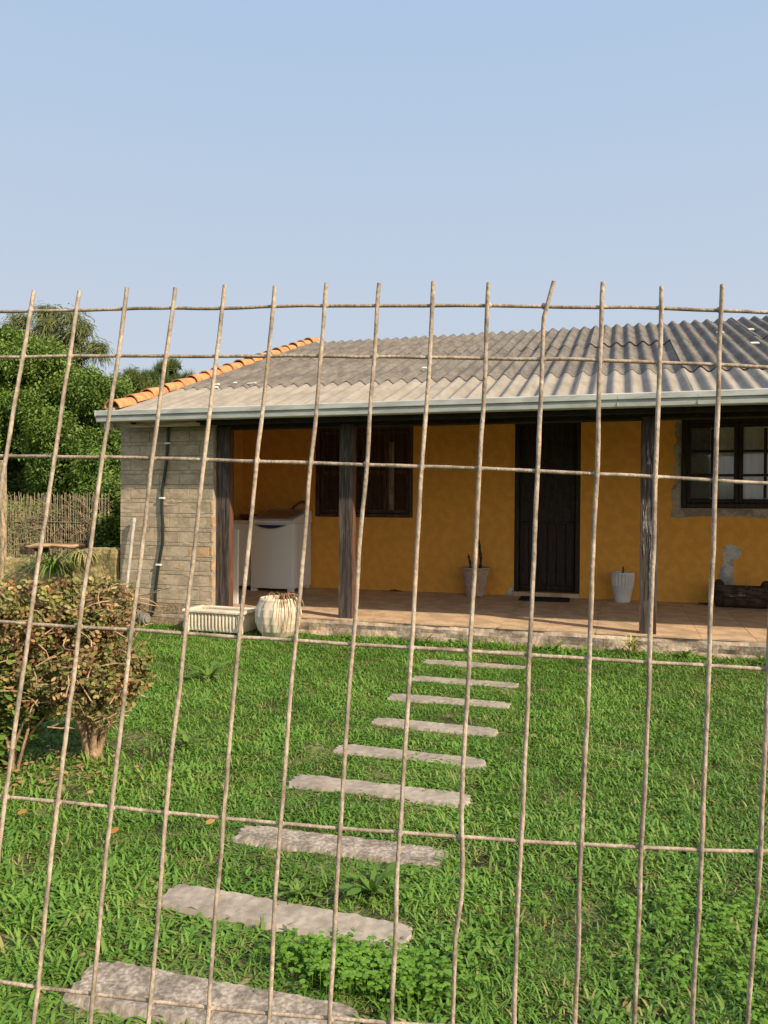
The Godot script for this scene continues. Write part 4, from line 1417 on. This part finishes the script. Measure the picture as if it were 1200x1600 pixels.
	for s in [-1.0, 1.0]:
		mb = MB.new()
		mb.tube(PackedVector3Array([Vector3(s * 0.195, 0.162, 0), Vector3(s * 0.205, 0.162, 0), Vector3(s * 0.225, 0.162, 0), Vector3(s * 0.255, 0.162, 0), Vector3(s * 0.285, 0.162, 0), Vector3(s * 0.30, 0.162, 0)]), PackedFloat32Array([0.115, 0.138, 0.156, 0.16, 0.148, 0.115]), 26)
		put("log_end", mb, M.log, t)
	mb = MB.new()
	for k in 16:
		var wy := rr(-0.06, 0.075)
		mb.box(Vector3(rr(-0.17, 0.17), 0.15 + wy, sqrt(0.148 * 0.148 - wy * wy) - 0.0015), Vector3(rr(0.015, 0.06), rr(0.003, 0.008), 0.006), 0.001, Basis(Vector3.FORWARD, rr(-0.15, 0.15)))
	var wn := put("pale_streak", mb, M.pale_wood, t)  # paler dashes scattered over the front of the log
	wn.set_meta("kind", "stuff")
	mb = MB.new()
	mb.tube(PackedVector3Array([Vector3(0.03, 0.15, 0), Vector3(0.035, 0.3, 0.005), Vector3(0.03, 0.42, 0)]), PackedFloat32Array([0.005, 0.004, 0.002]), 5)
	put("dry_stem", mb, M.twig, t)
	# small weeds at the wall foot and the variegated spider plant
	arching("wall_weed", "small weed at the ochre wall's foot under the shutters", "weed", Vector3(-2.86, 0.004, 0.05), 12, 0.13, 0.02, [Color(0.04, 0.09, 0.02)], 2.2, 1.8)
	arching("wall_weed", "small dark weed on the tiles left of the log planter", "weed", Vector3(1.0, 0.004, 0.12), 14, 0.14, 0.025, [Color(0.03, 0.08, 0.018)], 2.2, 1.8)
	arching("spider_plant", "yellow-white striped spider plant at the right post's foot", "plant", Vector3(0.13, -0.14, 2.84), 34, 0.25, 0.016, [Color(0.55, 0.52, 0.18), Color(0.62, 0.58, 0.28), Color(0.30, 0.36, 0.08)], 1.7, 0.8)

# ---------------------------------------------------------------- stepping stones
var slabs := []

func stones() -> void:
	var data := [
		[-1.42, -0.62, 8.19, 0.20, "broad speckled stepping stone nearest the wire fence, cut by the picture's lower edge"],
		[-1.46, -0.58, 7.735, 0.165, "long stepping stone with rounded left end, second from the wire fence"],
		[-1.45, -0.60, 7.20, 0.17, "stepping stone right behind the horizontal wire, third from the fence"],
		[-1.49, -0.61, 6.60, 0.17, "stepping stone with notched left corner, fourth from the fence"],
		[-1.45, -0.63, 6.09, 0.16, "narrow stepping stone level with the shrub's trunk, fifth from the fence"],
		[-1.43, -0.65, 5.53, 0.17, "stepping stone midway up the lawn, sixth from the fence"],
		[-1.50, -0.66, 4.91, 0.17, "stepping stone seventh from the fence, fourth from the porch"],
		[-1.50, -0.68, 4.32, 0.17, "stepping stone third from the porch, before the last fully clear one"],
		[-1.57, -0.70, 3.68, 0.17, "stepping stone second from the porch edge"],
		[-1.55, -0.75, 3.08, 0.16, "half overgrown stepping stone nearest the porch edge"]]
	for k in data.size():
		var d: Array = data[k]
		var f := FastNoiseLite.new()
		f.seed = 20 + k
		f.frequency = 4.0
		f.fractal_octaves = 4
		var cx: float = (d[0] + d[1]) * 0.5
		var w: float = d[1] - d[0]
		var turn := rr(-0.03, 0.03)
		slabs.append([cx, d[2], w, d[3]])
		var t := thing("stepping_stone", d[4], "stepping stone", Vector3(cx, -0.151, d[2]), turn, "stepping stones across the lawn")
		var nx := 48
		var nz := 10
		var g := []
		for i in nx + 1:
			var col := []
			for j in nz + 1:
				var u := (float(i) / nx - 0.5)
				var v := (float(j) / nz - 0.5)
				var ex := 0.022 * f.get_noise_2d(v * 2.0, 5.0) + 0.008 * f.get_noise_2d(v * 9.0, 8.0)
				var ez := 0.010 * f.get_noise_2d(u * 3.0, 1.0 if v < 0 else 3.0) + 0.006 * f.get_noise_2d(u * 16.0, 9.0 if v < 0 else 4.0)
				var px := u * w + ex * signf(u)
				var pz: float = v * d[3] + ez * signf(v) * absf(v) * 2.0
				# soften the corners
				var c := maxf(0.0, absf(u) - 0.44) / 0.06
				pz *= 1.0 - 0.14 * c * c * rr(0.7, 1.0)
				var y := 0.004 * f.get_noise_2d(px * 6.0, pz * 6.0) + 0.0015 * f.get_noise_2d(px * 22.0, pz * 22.0)
				var edge := maxf(absf(u), absf(v))
				if edge > 0.49:
					y -= 0.03
				elif edge > 0.42 and absf(v) > 0.39:
					y -= 0.004
				col.append(Vector3(px, y, pz))
			g.append(col)
		var mb := MB.new()
		for i in nx:
			for j in nz:
				mb.fquad(g[i][j], g[i + 1][j], g[i + 1][j + 1], g[i][j + 1], Vector3.UP)
		put("slab", mb, M.stone_b if k == 0 or k == 2 else M.stone, t)

func on_slab(x: float, z: float, pad: float) -> bool:
	for s in slabs:
		if absf(x - s[0]) < s[2] * 0.5 - pad and absf(z - s[1]) < s[3] * 0.5 - pad:
			return true
	return false

# ---------------------------------------------------------------- shrubs
func round_leaf(mb: MB, c: Vector3, d: Vector3, nn: Vector3, l: float, w: float) -> void:
	var s := d.cross(nn).normalized() * w * 0.5
	var p := [c, c + d * l * 0.3 + s * 0.85, c + d * l * 0.7 + s * 0.8, c + d * l, c + d * l * 0.7 - s * 0.8, c + d * l * 0.3 - s * 0.85]
	for k in range(1, 5):
		mb.ftri(p[0], p[k], p[k + 1], nn)

func shrubs() -> void:
	var t := thing("brown_shrub", "round shrub with rusty brown and olive leaves on twisted stems", "shrub", Vector3(-2.58, -0.17, 6.62), 0.294)
	var mb := MB.new()
	# several stems from one knotty base
	for k in 7:
		var a := TAU * k / 7.0 + rr(-0.3, 0.3)
		var p := PackedVector3Array()
		var r := PackedFloat32Array()
		var q := Vector3(cos(a) * 0.022, -0.02, sin(a) * 0.022)
		var d := Vector3(cos(a) * 0.12 - 0.08, 1.0, sin(a) * 0.12).normalized()
		for s in 7:
			p.append(q)
			r.append(lerpf(0.024, 0.008, s / 6.0) * (1.3 if s == 0 else 1.0))
			q += d * 0.075
			d = (d + Vector3(cos(a) * 0.12 + rr(-0.22, 0.22), rr(-0.05, 0.1), sin(a) * 0.12 + rr(-0.22, 0.22))).normalized()
		mb = MB.new()
		mb.tube(p, r, 7)
		put("stem", mb, M.twig, t)
	mb = MB.new()
	for k in 190:
		var c := Vector3(rr(-0.6, 0.26), rr(0.22, 0.88), rr(-0.3, 0.36))
		var d := Vector3(rr(-1, 1), rr(-0.5, 1), rr(-1, 1)).normalized()
		var p := PackedVector3Array()
		for s in 4:
			p.append(c)
			c += d * rr(0.03, 0.07)
			d = (d + Vector3(rr(-0.6, 0.6), rr(-0.5, 0.5), rr(-0.6, 0.6))).normalized()
		mb.tube(p, PackedFloat32Array([0.0042, 0.0035, 0.003, 0.0018]), 5)
	var tw := put("twigs", mb, M.twig, t)
	tw.set_meta("kind", "stuff")
	var lm := leafy(Color.WHITE, 0.35)
	var cl := MB.new()
	for k in 7:
		cl.col = Color(1, 1, 1) * rr(0.75, 1.2)
		var d := Vector3(rr(-1, 1), rr(-0.7, 0.7), rr(-1, 1)).normalized()
		var nn := (Vector3(rr(-1, 1), rr(0.0, 1.4), rr(-1, 1))).normalized()
		round_leaf(cl, Vector3(rr(-1, 1), rr(-1, 1), rr(-1, 1)) * 0.03, d, nn, rr(0.019, 0.036), rr(0.013, 0.024))
	var xf := []
	var tint := PackedColorArray()
	var tones := [Color(0.16, 0.10, 0.045), Color(0.20, 0.115, 0.05), Color(0.12, 0.065, 0.04), Color(0.09, 0.11, 0.025), Color(0.13, 0.15, 0.035), Color(0.25, 0.17, 0.075), Color(0.10, 0.06, 0.04), Color(0.06, 0.09, 0.025), Color(0.17, 0.14, 0.06), Color(0.2, 0.16, 0.07), Color(0.22, 0.085, 0.035)]
	var lobes := [[-0.25, 0.72, 0, 0.36, 0.2, 0.32], [0.02, 0.43, 0.08, 0.27, 0.22, 0.28], [-0.3, 0.42, 0.05, 0.3, 0.24, 0.3], [0.15, 0.46, 0, 0.15, 0.17, 0.2], [-0.02, 0.74, -0.05, 0.24, 0.2, 0.25], [-0.58, 0.68, -0.05, 0.3, 0.22, 0.28]]
	for l in lobes:
		for k in int(8200.0 * (l[3] * l[4] + l[4] * l[5] + l[3] * l[5]) * 0.42):
			var d := Vector3(rng.randfn(), rng.randfn(), rng.randfn()).normalized() * pow(rng.randf(), 0.4)
			var bump := 0.85 + 0.3 * wob.get_noise_3d(d.x * 90.0, d.y * 90.0, d.z * 90.0 + l[0] * 100.0)
			var q := Vector3(l[0], l[1], l[2]) + d * Vector3(l[3], l[4], l[5]) * bump * 1.08
			xf.append(Transform3D(Basis(Vector3.UP, rr(0, TAU)) * Basis(Vector3.RIGHT, rr(-0.7, 0.7)), q))
			var g := wob.get_noise_3d(q.x * 130.0, q.y * 130.0, q.z * 130.0)
			var tone: Color = tones[rng.randi() % tones.size()]
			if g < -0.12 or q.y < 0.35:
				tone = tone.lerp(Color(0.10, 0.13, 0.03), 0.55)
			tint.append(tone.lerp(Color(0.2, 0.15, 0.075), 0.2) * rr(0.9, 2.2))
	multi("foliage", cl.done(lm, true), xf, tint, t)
	# greener shrub at the picture's edge
	t = thing("green_shrub", "leafy green shrub at the left edge below the brown shrub", "shrub", Vector3(-2.96, -0.17, 6.86), 0.294)
	mb = MB.new()
	for k in 9:
		var p := PackedVector3Array()
		var q := Vector3(rr(-0.12, 0.12), 0, rr(-0.1, 0.1))
		var d := Vector3(rr(-0.5, 0.5), 1, rr(-0.5, 0.5)).normalized()
		for s in 5:
			p.append(q)
			q += d * 0.11
			d = (d + Vector3(rr(-0.3, 0.3), 0, rr(-0.3, 0.3))).normalized()
		mb = MB.new()
		mb.tube(p, PackedFloat32Array([0.009, 0.008, 0.007, 0.005, 0.003]), 5)
		put("stem", mb, M.twig, t)
	cl = MB.new()
	for k in 7:
		cl.col = Color(1, 1, 1) * rr(0.8, 1.2)
		round_leaf(cl, Vector3(rr(-1, 1), rr(-1, 1), rr(-1, 1)) * 0.045, Vector3(rr(-1, 1), rr(-0.7, 0.4), rr(-1, 1)).normalized(), Vector3(rr(-0.7, 0.7), 1, rr(-0.7, 0.7)).normalized(), rr(0.05, 0.075), rr(0.03, 0.045))
	xf = []
	tint = PackedColorArray()
	for k in 420:
		var d := Vector3(rng.randfn(), rng.randfn(), rng.randfn()).normalized() * pow(rng.randf(), 0.4)
		xf.append(Transform3D(Basis(Vector3.UP, rr(0, TAU)), Vector3(-0.05, 0.36, 0) + d * Vector3(0.3, 0.3, 0.26)))
		tint.append(Color(0.08, 0.16, 0.03).lerp(Color(0.17, 0.27, 0.05), rng.randf()))
	multi("foliage", cl.done(lm, true), xf, tint, t)

# ---------------------------------------------------------------- grass
func grass_clump(count: int, lo: float, hi: float, w: float, spread: float, lie: float) -> MB:
	var mb := MB.new()
	for k in count:
		mb.col = Color(1, 1, 1) * rr(0.72, 1.22)
		mb.col.r *= rr(0.85, 1.3)
		var a := rr(0, TAU)
		var dir := Vector3(cos(a), 0, sin(a))
		var side := Vector3(-sin(a), 0, cos(a)).rotated(dir, rr(-0.4, 0.4))
		var p := Vector3(rr(-1, 1), 0, rr(-1, 1)) * spread
		var el := rr(0.25, 1.3)
		var L := rr(lo, hi)
		var w0 := w * rr(0.7, 1.25) * 0.5
		for i in 3:
			var d := dir * cos(el) + Vector3.UP * sin(el)
			var q := p + d * L / 3.0
			var nn := side.cross(d).normalized()
			if nn.y < 0:
				nn = -nn
			var wa: float = w0 * [0.75, 1.0, 0.8][i]
			var wb: float = w0 * [1.0, 0.8, 0.0][i]
			if i < 2:
				mb.quad(p - side * wa, p + side * wa, q + side * wb, q - side * wb, nn, nn, nn, nn)
			else:
				mb.tri(p - side * wa, p + side * wa, q, nn, nn, nn)
			p = q
			el -= lie * rr(0.5, 1.2)
	return mb

func grass() -> void:
	var gm := leafy(Color.WHITE, 0.75)
	var kinds := [grass_clump(15, 0.028, 0.062, 0.0078, 0.055, 0.42), grass_clump(15, 0.026, 0.055, 0.0098, 0.055, 0.5), grass_clump(18, 0.024, 0.05, 0.0052, 0.055, 0.4)]
	var meshes := []
	for k in kinds:
		meshes.append(k.done(gm, true))
	var xf := [[], [], []]
	var tint := [PackedColorArray(), PackedColorArray(), PackedColorArray()]
	var big := FastNoiseLite.new()
	big.seed = 77
	big.frequency = 0.9
	big.fractal_octaves = 3
	var step := 0.040
	var z := 9.3
	while z > 2.7:
		var depth := 10.0 - z
		var x := -7.5
		while x < 4.5:
			var px := x + rr(-0.5, 0.5) * step
			var pz := z + rr(-0.5, 0.5) * step
			x += step
			# keep to what the view and a step aside of it can see
			var cxm := -0.3 * depth
			if absf(px - cxm) > depth * 0.75 + 1.1:
				continue
			if on_slab(px, pz, 0.012):
				continue
			if pz < 2.74 or (px < -5.0 and pz < 2.85):
				continue
			# bare earth under the brown shrub
			var sd := Vector2(px + 2.65, pz - 6.55).length()
			if sd < 0.42 and rng.randf() < 0.8 - sd:
				continue
			if Vector2((px + 2.75) * 0.7, (pz - 6.95) * 1.5).length() < 0.3 and rng.randf() < 0.6:
				continue
			var g := big.get_noise_2d(px, pz)
			var g2 := big.get_noise_2d(px * 3.1 + 40.0, pz * 3.1)
			if g2 < -0.30 and rng.randf() < 0.75:
				continue
			var kd := 0
			if g2 > 0.12:
				kd = 1
			elif g2 < -0.08:
				kd = 2
			var s := rr(0.7, 1.15) * (1.0 + 0.35 * g)
			var tall := rr(0.7, 1.1)
			for sb in slabs:
				if absf(px - sb[0]) < sb[2] * 0.5 + 0.05 and absf(pz - sb[1] - 0.06) < sb[3] * 0.5 + 0.11:
					tall *= 0.5
			if pz < 3.05:
				s *= rr(1.1, 1.7)
			elif pz > 7.5:
				s *= 1.1
			var b := Basis(Vector3.UP, rr(0, TAU)).scaled(Vector3(s, s * tall, s))
			xf[kd].append(Transform3D(b, Vector3(px, ground_y(px, pz), pz)))
			var c := Color(0.112, 0.24, 0.035).lerp(Color(0.19, 0.345, 0.062), clampf(0.5 + g * 0.9 + rr(-0.3, 0.3), 0, 1))
			# the left of the lawn is lusher, the right drier
			c = c.lerp(Color(0.195, 0.295, 0.098), clampf((px + 0.4) * 0.22, 0.0, 0.5))
			if rng.randf() < 0.06:
				c = Color(0.36, 0.31, 0.15).lerp(Color(0.24, 0.29, 0.08), rng.randf())
			tint[kd].append(c)
		z -= step
	var names := ["grass", "grass", "grass"]
	var lab := ["short green lawn grass between the stepping stones", "broader bladed lush patches in the lawn grass", "finer thinner patches in the lawn grass"]
	for k in 3:
		var o := multi(names[k], meshes[k], xf[k], tint[k])
		o.set_meta("label", lab[k])
		o.set_meta("category", "grass")
	# clover between the two nearest stones
	var cl := MB.new()
	for k in 9:
		var c := Vector3(rr(-0.03, 0.03), rr(0.025, 0.055), rr(-0.03, 0.03))
		cl.col = Color(1, 1, 1) * rr(0.8, 1.2)
		var nn := Vector3(rr(-0.35, 0.35), 1, rr(-0.35, 0.35)).normalized()
		var a0 := rr(0, TAU)
		for q in 3:
			var a := a0 + TAU * q / 3.0
			round_leaf(cl, c, (Vector3(cos(a), -0.15, sin(a))).normalized(), nn, 0.0095, 0.0105)
		cl.tri(c, c + Vector3(0.002, 0, 0), c * Vector3(1, 0, 1), Vector3.BACK, Vector3.BACK, Vector3.BACK)
	var cm := cl.done(gm, true)
	var cx := []
	var ct := PackedColorArray()
	for k in 250:
		var far := k > 175
		var px := -0.68 + rng.randfn() * 0.125 if not far else 0.34 + rng.randfn() * 0.2
		var pz := 7.96 + rng.randfn() * 0.05 if not far else 7.5 + rng.randfn() * 0.25
		if on_slab(px, pz, 0.0):
			continue
		cx.append(Transform3D(Basis(Vector3.UP, rr(0, TAU)).scaled(Vector3.ONE * rr(0.85, 1.3)), Vector3(px, SOIL + 0.004, pz)))
		ct.append(Color(0.12, 0.26, 0.03).lerp(Color(0.18, 0.34, 0.05), rng.randf()))
	var o := multi("clover", cm, cx, ct)
	o.set_meta("label", "bright green clover patches in the near lawn")
	o.set_meta("category", "clover")
	# broad-leaved weeds one can pick out
	var weeds := [[-0.78, 7.52, 0.17, "grey-green rosette weed between second and third stepping stones"], [-2.92, 4.85, 0.26, "broad light green weed in the lawn left of the path"], [-1.02, 7.60, 0.10, "small serrated weed left of the rosette weed"], [-0.55, 2.82, 0.16, "leafy weed against the porch edge above the last stone"],
		[0.55, 2.86, 0.16, "leafy weed at the porch edge right of the right post"], [-0.25, 2.84, 0.14, "leafy weed at the porch edge left of the spider plant"], [1.15, 2.9, 0.15, "leafy weed at the porch edge below the log planter"], [-2.2, 6.35, 0.14, "pale leafy weed right of the brown shrub's trunk"], [-1.75, 2.85, 0.15, "leafy weed at the porch edge below the shutters"], [-2.55, 2.84, 0.14, "leafy weed at the middle post's foot"]]
	for w in weeds:
		var t := thing("weed", w[3], "weed", Vector3(w[0], ground_y(w[0], w[1]), w[1]), rr(0, 6), "weeds in the lawn")
		for k in 16:
			var mb := MB.new()
			mb.col = Color(0.12, 0.22, 0.04).lerp(Color(0.18, 0.28, 0.07), rng.randf())
			var a := TAU * k / 16.0 + rr(-0.3, 0.3)
			var el := rr(0.15, 1.0)
			var d := Vector3(cos(a) * cos(el), sin(el), sin(a) * cos(el))
			var nn := Vector3(-cos(a) * sin(el), cos(el), -sin(a) * sin(el))
			var L: float = w[2] * rr(0.5, 0.95)
			round_leaf(mb, Vector3(0, 0.015, 0), d, nn, L * 0.62, L * 0.2)
			round_leaf(mb, Vector3(0, 0.015, 0) + d * L * 0.5, (d + Vector3(0, -0.5, 0)).normalized(), nn, L * 0.5, L * 0.26)
			add("leaf", mb.done(gm, true), t)
	# leaf litter under and before the brown shrub
	var lt := MB.new()
	round_leaf(lt, Vector3.ZERO, Vector3(1, 0.1, 0).normalized(), Vector3.UP, 0.03, 0.022)
	var lx := []
	var lc := PackedColorArray()
	for k in 120:
		var p := Vector2(-2.75 + rng.randfn() * 0.28, 6.85 + rng.randfn() * 0.14)
		lx.append(Transform3D(Basis(Vector3.UP, rr(0, TAU)) * Basis(Vector3.RIGHT, rr(-0.5, 0.5)), Vector3(p.x, SOIL + rr(0.012, 0.04), p.y)))
		lc.append(Color(0.42, 0.30, 0.17).lerp(Color(0.5, 0.22, 0.08), rng.randf() * rng.randf()))
	var lo := multi("leaf_litter", lt.done(gm, true), lx, lc)
	lo.set_meta("label", "dry leaf litter on the ground before the brown shrub")
	lo.set_meta("category", "leaf litter")
	# fallen leaves
	for w in [[-1.55, 7.25, Color(0.62, 0.36, 0.11), "round yellow-orange fallen leaf in the grass left of third stone"], [-1.86, 7.44, Color(0.55, 0.25, 0.07), "small orange fallen leaf near the left wires"], [-2.33, 7.40, Color(0.55, 0.28, 0.09), "orange fallen leaf at the far left of the lawn"]]:
		var mb := MB.new()
		mb.col = w[2]
		round_leaf(mb, Vector3(-0.02, 0, 0), Vector3(1, 0.15, 0.1).normalized(), Vector3(0.15, 1, 0.35).normalized(), 0.045, 0.04)
		var lf := add("fallen_leaf", mb.done(gm, true))
		lf.position = Vector3(w[0], SOIL + 0.05, w[1])
		tag(lf, w[3], "leaf", "fallen leaves")

# ---------------------------------------------------------------- the welded wire fence in front
const FC := [
	Vector3(-0.2165, 1.1025, 9.3612), Vector3(-0.007, -0.3961, 0.0651), Vector3(-0.0014, -0.0017, -0.0094), Vector3(0.0024, 0.0001, -0.0049),
	Vector3(0.3938, -0.0143, -0.0719), Vector3(-0.0028, -0.0039, -0.0221), Vector3(0.0009, 0.0004, 0.002), Vector3(-0.005, -0.0015, -0.0141),
	Vector3(-0.0034, -0.0039, -0.0182), Vector3(-0.0047, 0.0018, -0.0164), Vector3(-0.0016, 0.0009, 0.0006), Vector3(-0.0027, 0.0001, -0.0034), Vector3(-0.0021, 0.0032, 0.0019)]

# the bulging sheet of mesh: i counts vertical wires, v is the way down it in metres
func mesh_at(i: float, v: float) -> Vector3:
	var u := (i - 8.0) / 8.0
	var w := v / 0.4 - 0.6
	var wl := minf(w, 1.1)
	var p := FC[0] + FC[1] * w + FC[2] * wl * wl + FC[3] * wl * wl * wl
	p += FC[4] * u + FC[5] * u * wl + FC[6] * u * wl * wl + FC[7] * u * wl * wl * wl
	p += FC[8] * u * u + FC[9] * u * u * wl + FC[10] * u * u * wl * wl + FC[11] * u * u * u + FC[12] * u * u * u * wl
	return p

func wire_fence() -> void:
	var t := thing("wire_fence", "rusty welded wire mesh fence right in front of the camera", "fence")
	var f := FastNoiseLite.new()
	f.seed = 9
	f.frequency = 1.0
	f.fractal_octaves = 3
	var rows := [0.0, 0.049, 0.1497, 0.3075, 0.4597, 0.6111, 0.763, 0.915, 1.067, 1.219, 1.34]
	for i in range(-3, 21):
		var mb := MB.new()
		var p := PackedVector3Array()
		var r := PackedFloat32Array()
		var v := -0.0205 - rr(-0.0015, 0.002)
		while v < 1.37:
			var q := mesh_at(i, v)
			q.x += 0.0012 * f.get_noise_2d(i * 7.3, v * 7.0)
			q.z += 0.0012 * f.get_noise_2d(i * 7.3 + 90.0, v * 7.0)
			if i == 11 and v < 0.012:
				q += Vector3(1, 0, 0) * (0.012 - v) * 0.22
			if i == 10 and v > 0.43:
				q -= Vector3(0.0035, 0, 0) * smoothstep(0.50, 0.545, v)
				q += Vector3(0.003, 0, 0) * smoothstep(0.43, 0.50, v)
			p.append(q)
			r.append(0.00195 * (1.0 + 0.10 * f.get_noise_2d(i * 3.0, v * 60.0)))
			v += 0.011
		mb.tube(p, r, 8)
		put("vertical_wire", mb, M.wire, t)
	var wm := MB.new()
	for i in range(-3, 21):
		for k in rows.size():
			var c := mesh_at(i, rows[k]) + Vector3(-0.0004, 0, -0.0016)
			var ring := []
			for s in 6:
				var a := TAU * s / 6.0
				ring.append(Vector3(cos(a) * 0.0034 * rr(0.8, 1.2), sin(a) * 0.0031 * rr(0.8, 1.2), 0))
			for s in 6:
				var q := (s + 1) % 6
				for e in [-0.0026, 0.0026]:
					wm.tri(c + Vector3(0, 0, e), c + ring[s], c + ring[q], Vector3(0, 0, signf(e)), ring[s].normalized(), ring[q].normalized())
	var wl := put("weld", wm, M.wire, t)
	wl.set_meta("kind", "stuff")
	for k in rows.size():
		var mb := MB.new()
		var p := PackedVector3Array()
		var r := PackedFloat32Array()
		var x := -3.3
		while x < 20.4:
			var q := mesh_at(x, rows[k]) + Vector3(-0.0007, 0, -0.0030)
			q.y += (0.0014 if k < 2 else 0.0008) * f.get_noise_2d(x * 0.35, k * 11.0 + 5.0)
			p.append(q)
			r.append(0.00165 * (1.0 + 0.10 * f.get_noise_2d(x * 4.0, k * 5.0)))
			x += 0.22
		mb.tube(p, r, 8)
		put("horizontal_wire", mb, M.wire, t)
